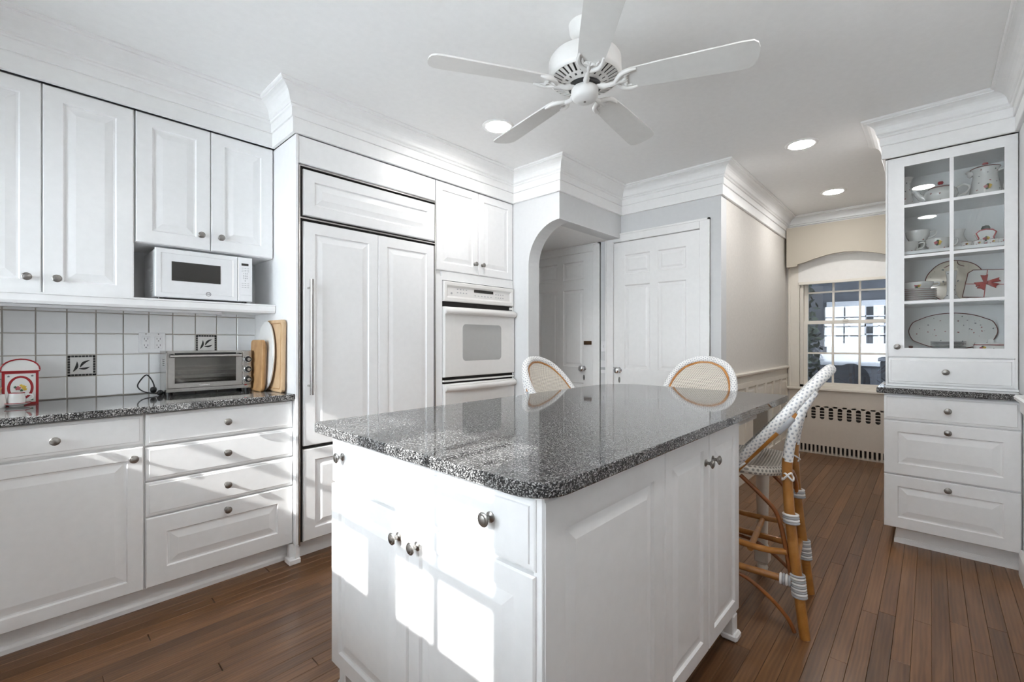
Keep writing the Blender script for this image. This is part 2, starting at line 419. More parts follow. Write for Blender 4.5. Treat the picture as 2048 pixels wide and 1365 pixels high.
# floor: slab and oak strips
fl = struct(MB().box(XB - 0.12, XF + 0.14, YR - 0.12, YL + 0.12, -0.12, -0.012).build('floor', 'oak_floor'), 'dark brown oak strip floor')
PW = 0.0572
PLK = {}
def plank_mesh(ln):
    k = round(ln, 2)
    if k not in PLK: PLK[k] = MB().box(0.0004, k - 0.0004, 0.0004, PW - 0.0004, -0.018, 0, 0.0009).mesh('plank', 'oak_floor', (0, 0, 0))
    return PLK[k], k
rp = random.Random(3)
row = 0; yy = YR; cnt = 0
while yy < 2.66:
    x = -0.45 - rp.random() * 0.9
    xe = XF if yy < YN - 0.01 else XD
    while x < xe:
        ln = rp.choice((0.9, 1.1, 1.35, 1.6, 1.8)); ln = min(ln, xe - x)
        if ln < 0.05: break
        a = max(x, -0.45)
        if x + ln > a + 0.04:
            me, k = plank_mesh(x + ln - a); inst('plank', me, fl, Matrix.Translation((a, yy, 0))); cnt += 1
        x += ln
    yy += PW; row += 1
struct(MB().box(XB - 0.12, XF + 0.14, YR - 0.12, YL + 0.12, CEIL, CEIL + 0.1).build('ceiling', 'ceiling_paint'), 'smooth white ceiling')
wall_left = struct(MB().box(XB - 0.12, XD + 0.12, YL, YL + 0.12, 0, CEIL).build('wall_left', 'grey_wall'))
struct(MB().box(XB - 0.12, XF + 0.14, YR - 0.12, YR, 0, CEIL).build('wall_right', 'grey_wall'))
arc = [(YH + 0.305 * cos(radians(t)), 1.80 + 0.315 * sin(radians(t))) for t in range(0, 91, 6)]
poly = [(YL, 0.0), (YL, CEIL), (YH, CEIL)] + [(y, z) for y, z in reversed(arc)] + [(2.335, 0.0)]
Ma = Matrix(((0, 0, 1, 0), (1, 0, 0, 0), (0, 1, 0, 0), (0, 0, 0, 1)))
struct(MB(Ma).prism(poly, 2.70, 2.83).build('wall_arch', 'grey_wall'), 'grey wall with a quarter-round archway')
struct(MB().box(2.83, XD, YH, YH + 0.12, 2.115, CEIL).build('wall_header', 'grey_wall'), 'grey header over the passage opening')
struct(MB().box(2.83, XD, YH + 0.12, YL, 2.115, 2.2).build('ceiling_passage', 'ceiling_paint'), 'low ceiling of the passage')
w = MB()
for y0, y1, z0, z1 in ((YN, 1.328, 0, CEIL), (2.102, 2.311, 0, CEIL), (3.084, YL, 0, CEIL), (1.328, 2.102, 2.084, CEIL), (2.311, 3.084, 2.07, CEIL)): w.box(XD, XD + 0.12, y0, y1, z0, z1)
struct(w.build('wall_doors', 'grey_wall'), 'grey wall with two white doors')
struct(MB().box(XD + 0.12, XF, YN, YN + 0.12, 0, CEIL).build('wall_nook', 'beige_wall'), 'beige wall above panelled wainscot')
w = MB()
WY0, WY1, WZ0, WZ1 = 0.245, 1.045, 0.705, 2.09
for y0, y1, z0, z1 in ((YR, 0.20, 0, CEIL), (0.20, WY0, 0.52, CEIL), (1.14, YN + 0.12, 0, CEIL), (WY1, 1.14, 0.52, CEIL), (WY0, WY1, 0.52, WZ0), (WY0, WY1, WZ1, CEIL)): w.box(XF, XF + 0.14, y0, y1, z0, z1)
w.box(XF + 0.125, XF + 0.14, 0.20, 1.14, -0.02, 0.52)   # back of the radiator recess
struct(w.build('wall_far', 'beige_wall'), 'beige end wall around the sash window')
struct(MB().box(3.965, 4.06, YR, 0.205, 0, CEIL).build('wall_partition', 'beige_wall'))
# rear wall with three windows (behind the camera)
WIN = ((0.515, 0.923, (0.716, 0.736)), (1.06, 1.80, (1.42, 1.44)), (1.93, 2.50, (2.12, 2.14)))
RZ0, RZ1 = 1.07, 1.985
w = MB(); ys = [YR] + [q for a in WIN for q in a[:2]] + [YL]
for i in range(0, len(ys), 2): w.box(XB - 0.12, XB, ys[i], ys[i + 1], 0, CEIL)
for a in WIN: w.box(XB - 0.12, XB, a[0], a[1], 0, RZ0); w.box(XB - 0.12, XB, a[0], a[1], RZ1, CEIL)
struct(w.build('wall_rear', 'grey_wall'))
for i, (a, b_, mu) in enumerate(WIN):
    f = MB(); X0, X1 = XB - 0.075, XB - 0.045
    for zc in (1.315, 1.525, 1.735): f.box(X0, X1, a, b_, zc - 0.013, zc + 0.013)
    f.box(X0, X1, mu[0] - 0.002, mu[1] + 0.002, RZ0, RZ1)
    wo = struct(f.build('window_%d' % (i + 2), 'trim_paint'))
    c = MB(); 
    for q in ((a - 0.06, a, RZ0 - 0.06, RZ1 + 0.06), (b_, b_ + 0.06, RZ0 - 0.06, RZ1 + 0.06), (a, b_, RZ1, RZ1 + 0.06), (a, b_, RZ0 - 0.06, RZ0)): c.box(XB, XB + 0.018, *q)
    c.build('casing', 'trim_paint', wo); MB().box(XB - 0.062, XB - 0.058, a, b_, RZ0, RZ1).build('pane', 'glass', wo)

# crown moulding
cove = [(0.044 + 0.056 * (1 - cos(radians(t))), 2.472 + 0.058 * sin(radians(t))) for t in range(0, 91, 15)]
CROWN = [(0, 2.398), (0.024, 2.398), (0.026, 2.402), (0.026, 2.446), (0.033, 2.449), (0.037, 2.456), (0.034, 2.463), (0.040, 2.466), (0.044, 2.470)] + cove + [(0.100, 2.536), (0.107, 2.538), (0.112, 2.543), (0.112, CEIL), (0, CEIL)]
FASCIA = [(0, 2.318), (0.016, 2.318), (0.018, 2.321), (0.018, 2.392), (0.014, 2.400), (0, 2.400)]
PATH = [(XB, 2.80), (0.975, 2.80), (0.975, 2.50), (2.70, 2.50), (2.70, YH), (XD, YH), (XD, YN), (XF, YN), (XF, YR)]
struct(MB().sweep(PATH, CROWN).build('trim_1', 'trim_paint'), 'white crown moulding')
struct(MB().sweep(PATH[:-1], FASCIA).build('trim_2', 'trim_paint'), 'flat white fascia under the crown moulding')
PATH2 = [(3.965, 0.205), (3.60, 0.205), (3.60, YR), (XB, YR)]
struct(MB().sweep(PATH2, CROWN).build('trim_3', 'trim_paint')); struct(MB().sweep(PATH2, FASCIA).build('trim_4', 'trim_paint'))

# six-panel doors
def six_panel(name, y_right, width, top, knob_side, label):
    """door in the x = XD wall; u runs from the door's left edge (high y) to the right edge"""
    yl = y_right + width
    Fm = frame((XD - 0.004, yl, 0.0), '-x')
    d = struct(MB(Fm).box(0, width, 0.008, top, -0.045, -0.009).build(name, 'door_paint'), label)
    f = MB(Fm); cols = (0.105, 0.345, 0.415, 0.655); k = width / 0.766
    cols = [c * k for c in cols]; rows = ((0.24, 0.80), (0.95, 1.695), (1.79, 1.965))
    zs = [0.008] + [q for r_ in rows for q in r_] + [top]
    us = [0, cols[0], cols[1], cols[2], cols[3], width]
    f.box(0, cols[0], 0.008, top, -0.012, 0); f.box(cols[3], width, 0.008, top, -0.012, 0); f.box(cols[1], cols[2], 0.008, top, -0.012, 0)
    for i in range(0, len(zs), 2):
        f.box(cols[0], cols[1], zs[i], zs[i + 1], -0.012, 0); f.box(cols[2], cols[3], zs[i], zs[i + 1], -0.012, 0)
    f.build('stiles_and_rails', 'door_paint', d)
    for a, b_ in ((cols[0], cols[1]), (cols[2], cols[3])):
        for z0, z1 in rows:
            MB(Fm).rect(a, b_, z0, z1, [(0, -0.012), (0.0, -0.0015), (0.010, -0.010), (0.022, -0.010), (0.040, -0.004), (0.042, -0.004)]).build('panel', 'door_paint', d)
    ku = 0.055 if knob_side == 'l' else width - 0.105
    kz = 0.94
    Mk = Fm @ Matrix.Translation((ku, kz, 0))
    h = MB(Mk).lathe([(0.026, 0), (0.026, 0.004), (0.012, 0.008), (0.010, 0.028), (0.022, 0.036), (0.030, 0.048), (0.029, 0.060), (0.018, 0.070), (0, 0.072)], 20).build('door_knob', 'chrome', d, 50)
    MB(Fm).prism([(ku + 0.010 * cos(t), kz - 0.088 + 0.026 * sin(t)) for t in [2 * pi * i / 14 for i in range(14)]], 0, 0.003).build('keyhole_plate', 'pewter', d)
    return d, Fm
d2, F2 = six_panel('door_1', 1.332, 0.766, 2.08, 'l', 'white six-panel door with a chrome knob')
d1, F1 = six_panel('door_2', 2.315, 0.766, 2.066, 'r', 'white six-panel door with a sliding bolt in the passage')
hg = MB(F2); hg.box(0.760, 0.772, 1.85, 1.955, 0, 0.010); hg.tube([(0.768, 1.845, 0.012), (0.768, 1.96, 0.012)], 0.006, 8); hg.build('hinge', 'door_paint', d2)
MB(F2).box(-0.012, 0.004, 0.925, 0.965, 0.0, 0.006).build('strike_plate', 'pewter', d2)
MB(F1).box(0.665, 0.748, 1.165, 1.200, 0, 0.014, 0.003).build('bolt', 'brass_dark', d1)
cz = [(0, 0), (0.010, 0.002), (0.014, 0.012), (0.014, 0.062), (0.022, 0.068), (0.022, 0.082), (0, 0.082)]
def casing(name, y0, y1, top, parent=None, sides='lr'):
    """mitred door casing on the x = XD wall"""
    m = MB(); W = 0.078; t = 0.02
    x1, x0 = XD, XD - t
    if 'r' in sides: m.box(x0, x1, y0 - W, y0 - 0.002, 0, top + W, 0.004)
    if 'l' in sides: m.box(x0, x1, y1 + 0.002, y1 + W, 0, top + W, 0.004)
    m.box(x0, x1, y0 - 0.002, y1 + 0.002, top + 0.004, top + W, 0.004)
    m.box(x0 - 0.006, x1, y0 - W, y0 - W + 0.014, 0, top + W); m.box(x0 - 0.006, x1, y1 + W - 0.014, y1 + W, 0, top + W); m.box(x0 - 0.006, x1, y0 - W, y1 + W, top + W - 0.014, top + W)
    return struct(m.build(name, 'door_paint'))
casing('trim_5', 1.332, 2.098, 2.08); casing('trim_6', 2.315, 3.081, 2.043 - 0.008)
# passage light switch and note holder between the doors
t = thing('light_switch', 'white wall switch plate between the two white doors', 'switch', (XD, 2.207, 1.10))
MB().box(XD - 0.007, XD, 2.180, 2.234, 1.10, 1.20, 0.003).build('plate', 'white_plastic', t); MB().box(XD - 0.016, XD - 0.007, 2.203, 2.211, 1.14, 1.16).build('toggle', 'white_plastic', t)
t = thing('wall_phone_plate', 'grey and white plate low between the two white doors', 'wall plate', (XD, 2.207, 0.90))
MB().box(XD - 0.008, XD, 2.178, 2.236, 0.90, 1.02, 0.003).build('plate', 'white_plastic', t); MB().box(XD - 0.012, XD - 0.008, 2.180, 2.234, 0.935, 0.96).build('slot_cover', 'wrap_grey', t)

# nook wainscot: chair rail, stiles, panels
rail = [(0, 0.842), (0.012, 0.842), (0.014, 0.89), (0.020, 0.90), (0.034, 0.908), (0.036, 0.922), (0.028, 0.930), (0, 0.930)]
struct(MB().sweep([(XD + 0.0, YN), (XF, YN)], rail).build('trim_7', 'cream_paint'), 'cream chair rail')
wa = MB(); wa.box(XD, XF, YN - 0.006, YN, 0, 0.842)
wo = struct(wa.build('trim_8', 'cream_paint'), 'cream wainscot')
bx0 = XD; nb = 7; pw = (XF - XD) / nb
wp = MB().rect(0, pw - 0.07, 0, 0.64, [(0, 0), (0.0, 0.004), (0.012, 0.0005), (0.02, 0.0005), (0.035, 0.005), (0.037, 0.005)]).mesh('wainscot_panel', 'cream_paint', (0, 0, 0))
for i in range(nb): inst('wainscot_panel', wp, wo, frame((bx0 + i * pw + 0.035, YN - 0.006, 0.15), '-y'))
s_ = MB()
for i in range(nb + 1):
    x = bx0 + i * pw; s_.box(max(x - 0.033, XD), min(x + 0.033, XF), YN - 0.018, YN - 0.006, 0.15, 0.80)
s_.box(XD, XF, YN - 0.018, YN - 0.006, 0.80, 0.842); s_.box(XD, XF, YN - 0.020, YN - 0.006, 0, 0.15); s_.build('stiles_and_rails', 'cream_paint', wo)
struct(MB().sweep([(3.46, YR), (XB + 0.64, YR)], [(e, z - 0.005) for e, z in rail]).build('trim_9', 'trim_paint'), 'white chair rail on the right wall')
struct(MB().sweep([(3.46, YR), (XB + 0.64, YR)], [(0, 0), (0.016, 0), (0.016, 0.11), (0.008, 0.13), (0, 0.13)]).build('baseboard_right', 'trim_paint'))

# ------------------------------------------------------------------ sash window in the end wall
win = MB()
X0 = XF + 0.055
for q in ((WY0, WY0 + 0.03, WZ0, WZ1), (WY1 - 0.03, WY1, WZ0, WZ1), (WY0, WY1, WZ0, WZ0 + 0.025), (WY0, WY1, WZ1 - 0.03, WZ1)): win.box(XF - 0.0, XF + 0.14, *q)
w1 = struct(win.build('window_1', 'cream_paint'), 'cream double-hung sash window')
def sash(name, x0, x1, y0, y1, z0, z1, nrow, rails):
    m = MB(); ws = 0.034
    m.box(x0, x1, y0, y0 + ws, z0, z1); m.box(x0, x1, y1 - ws, y1, z0, z1); m.box(x0, x1, y0 + ws, y1 - ws, z0, z0 + rails[0]); m.box(x0, x1, y0 + ws, y1 - ws, z1 - rails[1], z1)
    o = m.build(name, 'cream_paint', w1)
    gy0, gy1, gz0, gz1 = y0 + ws, y1 - ws, z0 + rails[0], z1 - rails[1]
    mu = MB(); 
    for i in (1, 2): yc = gy0 + (gy1 - gy0) * i / 3; mu.box(x0 + 0.004, x1 - 0.004, yc - 0.009, yc + 0.009, gz0, gz1)
    for i in range(1, nrow): zc = gz0 + (gz1 - gz0) * i / nrow; mu.box(x0 + 0.005, x1 - 0.005, gy0, gy1, zc - 0.009, zc + 0.009)
    mu.build('muntins', 'cream_paint', o)
    for i in range(3):
        for j in range(nrow):
            a, b_ = gy0 + (gy1 - gy0) * i / 3, gy0 + (gy1 - gy0) * (i + 1) / 3; c, d = gz0 + (gz1 - gz0) * j / nrow, gz0 + (gz1 - gz0) * (j + 1) / nrow
            MB().box((x0 + x1) / 2 - 0.002, (x0 + x1) / 2 + 0.002, a, b_, c, d).build('pane', 'screen_glass', o)
sash('lower_sash', XF + 0.03, XF + 0.065, WY0 + 0.03, WY1 - 0.03, WZ0 + 0.025, 1.415, 2, (0.03, 0.034))
sash('upper_sash', XF + 0.075, XF + 0.11, WY0 + 0.03, WY1 - 0.03, 1.385, WZ1 - 0.03, 2, (0.034, 0.034))
MB().box(XF + 0.010, XF + 0.03, 0.62, 0.67, 1.405, 1.425, 0.004).build('sash_lock', 'cream_paint', w1)
c = MB()
for q in ((WY0 - 0.10, WY0, WZ0, WZ1 + 0.1), (WY1, WY1 + 0.105, WZ0, WZ1 + 0.1), (WY0, WY1, WZ1, WZ1 + 0.1)):
    c.box(XF - 0.022, XF, *q, 0.004)
c.box(XF - 0.030, XF, WY1 + 0.085, WY1 + 0.105, WZ0, WZ1 + 0.1); c.box(XF - 0.026, XF, WY1, WY1 + 0.012, WZ0, WZ1)
c.build('casing', 'cream_paint', w1)
MB().box(XF - 0.055, XF + 0.03, WY0 - 0.13, WY1 + 0.115, WZ0 - 0.028, WZ0, 0.006).build('window_sill', 'cream_paint', w1)
# valance and shade
va = thing('cornice_valance', 'beige fabric cornice valance with arched lower edge over the sash window', 'valance', (XF - 0.07, 0.62, 2.0))
poly = [(0, 2.418), (0, 1.995), (0.10, 1.995), (0.105, 2.02), (0.16, 2.028), (0.26, 2.062), (0.38, 2.09), (0.50, 2.10), (0.62, 2.09), (0.74, 2.062), (0.84, 2.028), (0.90, 2.02), (0.905, 1.995), (1.02, 1.995), (1.02, 2.418)]
MB(frame((XF - 0.13, 1.148, 0), '-x')).prism(poly, -0.012, 0).build('front_board', 'valance_fabric', va)
MB().box(XF - 0.118, XF - 0.001, 1.136, 1.148, 1.995, 2.418).build('side_board', 'valance_fabric', va); MB().box(XF - 0.118, XF - 0.001, 0.128, 0.140, 1.995, 2.418).build('side_board', 'valance_fabric', va)
MB(frame((XF - 0.132, 1.148, 0), '-x')).tube([(u, z + 0.004, 0.001) for u, z in poly[1:-1]], 0.004, 6).build('piping', 'valance_fabric', va)
sh = thing('roller_shade', 'white roller shade pulled part way down in the sash window', 'blind', (XF - 0.01, 0.62, 1.80))
MB().box(XF - 0.030, XF - 0.026, WY0 - 0.01, WY1 + 0.01, 1.83, 2.10).build('cloth', 'shade_cloth', sh)
MB().box(XF - 0.036, XF - 0.022, WY0 - 0.01, WY1 + 0.01, 1.805, 1.835, 0.004).build('hem_bar', 'cream_paint', sh)
MB(Matrix.Translation((XF - 0.045, WY0 - 0.01, 2.11)) @ Matrix.Rotation(-pi / 2, 4, 'X')).lathe([(0.018, 0), (0.018, WY1 - WY0 + 0.02)], 14).build('roller', 'shade_cloth', sh)
# radiator enclosure: panel with two rows of slots
ra = thing('radiator_cover', 'cream sheet metal radiator cover with slotted grilles under the sash window', 'radiator', (XF - 0.02, 0.6, 0.0))
xr = XF - 0.022; RY0, RY1 = 0.20, 1.14
b_ = MB(); b_.box(xr + 0.003, XF, RY0, RY1, 0.0, 0.005); b_.box(xr, XF, RY0, RY1, 0.513, WZ0 - 0.028); b_.box(xr, XF, RY0, RY1, 0.115, 0.372)
b_.box(xr, XF, RY1 - 0.012, RY1, 0.0, 0.52); b_.box(xr, XF, RY0, RY0 + 0.06, 0.0, 0.52); b_.build('panel', 'radiator_paint', ra)
MB().box(XF + 0.118, XF + 0.124, RY0 + 0.002, RY1 - 0.002, 0.002, 0.518).build('back_liner', 'dull_steel', ra)
MB().box(XF + 0.02, XF + 0.10, RY0 + 0.02, RY1 - 0.02, 0.16, 0.30, 0.004).build('heating_element', 'dull_steel', ra)
g = MB(); pt_ = 0.0765; n = int((RY1 - RY0 - 0.07) / pt_)
Fg = frame((xr, RY1 - 0.012, 0), '-x'); wl = RY1 - 0.012 - RY0 - 0.06
gb = MB(Fg)
for i in range(n + 1):
    u0 = i * pt_; u1 = min(u0 + pt_ - 0.040, wl); gb.box(u0, u1, 0.372, 0.513, -0.010, 0)
gb.box(0, wl, 0.498, 0.513, -0.010, 0)
for i in range(n):
    u0 = i * pt_ + pt_ - 0.040
    for sgn in (-1, 1):
        A = [(u0 + 0.02 + sgn * 0.0205, 0.4985), (u0 + 0.02 + sgn * 0.0205, 0.478)] + [(u0 + 0.02 + sgn * 0.020 * cos(t_), 0.478 + 0.0205 * sin(t_)) for t_ in [pi / 2 * j / 4 for j in range(1, 5)]]
        gb.prism(A if sgn < 0 else A[::-1], -0.010, 0)
        Bp = [(x_, 0.870 - z_) for x_, z_ in A]
        gb.prism(Bp if sgn > 0 else Bp[::-1], -0.010, 0)
gb.build('upper_grille', 'radiator_paint', ra)
cb = MB(Fg).box(0, 0.040, -0.003, 0.003, -0.010, -0.001).mesh('grille_bar', 'radiator_paint', (0, 0, 0))
for i in range(n):
    u0 = i * pt_ + pt_ - 0.040
    for zc in (0.402, 0.432, 0.462): inst('grille_bar', cb, ra, Matrix.Translation((0, -u0, zc)))
lo = MB(Fg); pl = 0.0365; n2 = int(wl / pl)
lo.box(0, wl, 0.096, 0.115, -0.010, 0.001); lo.box(0, wl, 0.005, 0.016, -0.010, 0.001)
lo.build('lower_grille_frame', 'radiator_paint', ra)
bar = MB(Fg).box(0, pl - 0.019, 0.016, 0.096, -0.010, 0.001).mesh('grille_bar', 'radiator_paint', (0, 0, 0))
for i in range(n2 + 1): inst('grille_bar', bar, ra, Matrix.Translation((0, -i * pl, 0)))

# ------------------------------------------------------------------ outside the end window
struct(MB().box(XF + 0.14, 14, -6, 8, -0.3, -0.2).build('patio_ground', 'patio'), 'dark patio paving outside')
nh = thing('neighbouring_house_wing', 'dark grey house wing with a white window seen through the sash window', 'building', (9.2, 1.0, -0.2))
MB().box(9.2, 9.5, -4, 6, -0.2, 5.0).build('wall', 'siding_grey', nh)
for k in range(14): MB().box(9.185, 9.2, -4, 6, -0.1 + k * 0.3, 0.19 + k * 0.3).build('siding_board', 'siding_grey', nh)
wf = MB(); 
for q in ((0.30, 0.42, 1.0, 1.85), (1.16, 1.28, 1.0, 1.85), (0.42, 1.16, 1.0, 1.16), (0.42, 1.16, 1.75, 1.85)): wf.box(9.12, 9.19, *q)
wn = wf.build('window', 'outside_white', nh)
mm = MB()
for y_ in (0.6, 0.79, 0.98): mm.box(9.13, 9.16, y_ - (0.03 if y_ == 0.79 else 0.012), y_ + (0.03 if y_ == 0.79 else 0.012), 1.16, 1.75)
for z_ in (1.31, 1.455, 1.60): mm.box(9.13, 9.155, 0.42, 1.16, z_ - (0.022 if z_ == 1.455 else 0.011), z_ + (0.022 if z_ == 1.455 else 0.011))
mm.build('muntins', 'outside_white', wn); MB().box(9.165, 9.175, 0.42, 1.16, 1.16, 1.75).build('pane', 'outside_glass', wn)
MB().box(9.10, 9.19, 0.20, 1.38, 0.80, 1.0).build('window_shelf', 'outside_white', nh)
struct(MB().box(XF + 0.3, 9.6, -6, 8, 3.0, 3.1).build('added_shade_roof', 'siding_grey'), 'unseen roof added to shade the patio')  # out of view, added to keep the sky off the patio
def bush(name, c, r, n, mat, label):
    m = MB(); rr = random.Random(hash(name) % 1000 + n)
    for k in range(n):
        a, ph = rr.random() * 2 * pi, rr.random() * pi; q = 0.55 + 0.45 * rr.random()
        p = Vector((c[0] + r[0] * q * sin(ph) * cos(a), c[1] + r[1] * q * sin(ph) * sin(a), c[2] + r[2] * q * cos(ph)))
        d1_ = Vector((rr.uniform(-1, 1), rr.uniform(-1, 1), rr.uniform(-1, 1))).normalized() * 0.06; d2_ = d1_.orthogonal().normalized() * 0.035
        i = [m.pt(p - d1_), m.pt(p + d2_), m.pt(p + d1_), m.pt(p - d2_)]; m.face(i)
    m.lathe([(0.05, 0), (0.04, c[2] - r[2] * 0.3 + 0.2)], 8, (c[0], c[1], -0.2))
    return m
t = thing('garden_shrub', 'dark leafy shrub outside the sash window beside the house wing', 'shrub', (8.3, 1.75, -0.2))
bush('a', (8.3, 1.75, 1.1), (0.45, 0.52, 1.4), 2600, 'hedge', '').build('foliage', 'hedge', t)
pc = thing('patio_chair', 'dark patio chair with arched back outside the sash window', 'chair', (7.2, 0.75, -0.2))
ar = [(0.20 * cos(radians(a)), 0.88 + 0.22 * sin(radians(a))) for a in range(0, 181, 15)]
MB(frame((7.45, 0.78, -0.2), '-x')).prism([(0.20, 0.40)] + ar + [(-0.20, 0.40)], -0.03, 0.0).build('backrest', 'patio_dark', pc)
MB().box(7.0, 7.48, 0.53, 1.03, 0.15, 0.22, 0.02).build('seat', 'patio_dark', pc)
for dx in (7.03, 7.44):
    for dy in (0.56, 1.0): MB().box(dx - 0.02, dx + 0.02, dy - 0.02, dy + 0.02, -0.2, 0.16).build('leg', 'patio_dark', pc)
pb = thing('patio_storage_bench', 'low dark patio bench outside the sash window', 'bench', (7.4, 0.2, -0.2))
MB().box(7.15, 7.7, -0.45, 0.46, -0.2, 0.95, 0.01).build('body', 'patio_dark', pb); MB().box(7.13, 7.72, -0.47, 0.48, 0.95, 0.99, 0.006).build('lid', 'siding_grey', pb)

# ------------------------------------------------------------------ ceiling lights
def can_light(x, y, label, name='recessed_light'):
    t = thing(name, label, 'ceiling light', (x, y, CEIL - 0.012), 'recessed ceiling lights')
    MB().lathe([(0.072, -0.004), (0.088, -0.006), (0.098, -0.003), (0.100, 0.0)], 32, (x, y, CEIL)).build('trim_ring', 'trim_paint', t, 40)
    MB().lathe([(0, -0.007), (0.072, -0.007), (0.073, -0.004)], 32, (x, y, CEIL)).build('lens', 'lamp_lens', t)
can_light(2.01, 1.99, 'lit recessed ceiling light beside a fan blade near the oven cabinet')
can_light(3.61, 0.65, 'lit recessed ceiling light near the crown corner above the china hutch')
can_light(4.95, 0.645, 'lit recessed ceiling light in the nook before the sash window')
# two more of the same cans, seen in the photograph only as reflections in the hutch glass
can_light(1.89, 0.05, 'lit recessed ceiling light mirrored in the upper hutch glass', 'recessed_light_offscreen')
can_light(0.58, 0.03, 'lit recessed ceiling light mirrored in the second row of hutch glass', 'recessed_light_offscreen')
# ================================================================== left run
YB, YT = 2.53, 2.60                     # base fronts, toe kick
def base_cab(x0, x1, label, foot=False):
    t = thing('base_cabinet', label, 'cabinet', ((x0 + x1) / 2, YB, 0))
    MB().box(x0, x1, YB + 0.021, YL - 0.004, 0.10, 0.8835).build('body', 'white_paint', t)
    MB().box(x0, x1, YT, YT + 0.02, 0, 0.10).build('toe_kick', 'white_paint', t)
    MB().sweep([(x0, YT), (x1, YT)], [(0, 0), (0.012, 0), (0.012, 0.018), (0.005, 0.028), (0, 0.03)]).build('shoe_moulding', 'white_paint', t)
    return t, frame((0, YB, 0), '-y')
t, Fm = base_cab(-0.24, -0.205, 'white filler base cabinet in the corner of the left run'); slab_front('filler_panel', t, Fm, -0.238, -0.207, 0.108, 0.876, edge=0.004)
t, FL = base_cab(-0.205, 0.3455, 'white base cabinet with one drawer over a wide raised-panel door')
d = slab_front('drawer', t, FL, -0.198, 0.3425, 0.748, 0.876); knob(d, FL, 0.07, 0.807)
d = panel_front('door', t, FL, -0.198, 0.3425, 0.106, 0.736, 0.052); knob(d, FL, 0.309, 0.690)
t, FL = base_cab(0.3455, 0.977, 'white base cabinet with a stack of four drawers beside the refrigerator')
for z0, z1 in ((0.736, 0.876), (0.580, 0.728), (0.422, 0.572)):
    d = slab_front('drawer', t, FL, 0.351, 0.974, z0, z1); knob(d, FL, 0.664, (z0 + z1) / 2)
d = panel_front('deep_drawer', t, FL, 0.351, 0.974, 0.106, 0.414, 0.075); knob(d, FL, 0.664, 0.375)

# worktop
wt = MB().box(XB + 0.002, 0.977, 2.502, YL - 0.001, 0.884, 0.914, 0.003).build('kitchen_worktop', 'granite')
tag(wt, 'black speckled granite worktop under the white tile backsplash', 'worktop')
# backsplash tiles on the left wall
TX0, TP, TZ0, TPZ = -0.084, 0.1065, 0.9155, 0.1073
tile = MB().rect(0.0022, TP - 0.0022, 0.0022, TPZ - 0.0022, [(0, 0), (0.0, 0.004), (0.0025, 0.0062)], back=False).mesh('tile', 'tile_white', (0, 0, 0))
tile_h = MB().rect(0.0022, TP - 0.0022, 0.0022, 0.040, [(0, 0), (0.0, 0.004), (0.0025, 0.0062)], back=False).mesh('tile', 'tile_white', (0, 0, 0))
struct(MB().box(XB, 0.974, YL - 0.002, YL - 0.0002, 0.914, 1.37).build('grout_bed', 'grout', wall_left)) 
MOS = {(2, 1), (7, 2)}
for i in range(-7, 10):
    for j in range(5):
        if (i, j) in MOS: continue
        inst('tile', tile if j < 4 else tile_h, wall_left, frame((TX0 + i * TP, YL - 0.002, TZ0 + j * TPZ), '-y'))
def mosaic(i, j):
    Fm = frame((TX0 + i * TP, YL - 0.002, TZ0 + j * TPZ), '-y')
    a0, a1, b0, b1 = 0.0016, TP - 0.0016, 0.0016, TPZ - 0.0016
    o = MB(Fm).rect(a0, a1, b0, b1, [(0, 0), (0, 0.005), (0.001, 0.006)], back=False).build('mosaic_tile', 'mosaic_white', wall_left, label='mosaic tile with black border and black leaves')
    m = MB(Fm); n = 8; p = (a1 - a0) / n
    for k in range(n):
        for (u, v) in ((a0 + k * p, b0), (a0 + k * p, b1 - p * 0.8), (a0, b0 + k * p), (a1 - p * 0.8, b0 + k * p)):
            hor = (v == b0 or v > b1 - p) and not (u == a0 and v not in (b0, b1 - p * 0.8))
            du, dv = (p * 0.9, p * 0.72) if v in (b0, b1 - p * 0.8) else (p * 0.72, p * 0.9)
            m.box(u + 0.0004, u + du, v + 0.0004, v + dv, 0.006, 0.0072)
    m.build('border', 'mosaic_black', o)
    lf = MB(Fm); s = a1 - a0
    def leaf(p0, p1, wd, bend):
        P0, P1 = Vector(p0) * s + Vector((a0, b0)), Vector(p1) * s + Vector((a0, b0)); d = P1 - P0; nn = Vector((-d.y, d.x)).normalized()
        up, dn = [], []
        for k in range(7):
            q = k / 6; w_ = wd * s * math.sin(pi * min(q * 0.92 + 0.08, 1)) ; c = P0 + d * q + nn * bend * s * math.sin(pi * q)
            up.append(tuple(c + nn * w_)); dn.append(tuple(c - nn * w_))
        lf.prism(dn + up[::-1], 0.006, 0.0072)
    leaf((0.20, 0.22), (0.33, 0.72), 0.055, -0.06); leaf((0.44, 0.42), (0.80, 0.76), 0.055, 0.07); leaf((0.40, 0.36), (0.80, 0.44), 0.05, -0.05)
    lf.build('leaves', 'mosaic_black', o)
mosaic(2, 1); mosaic(7, 2)
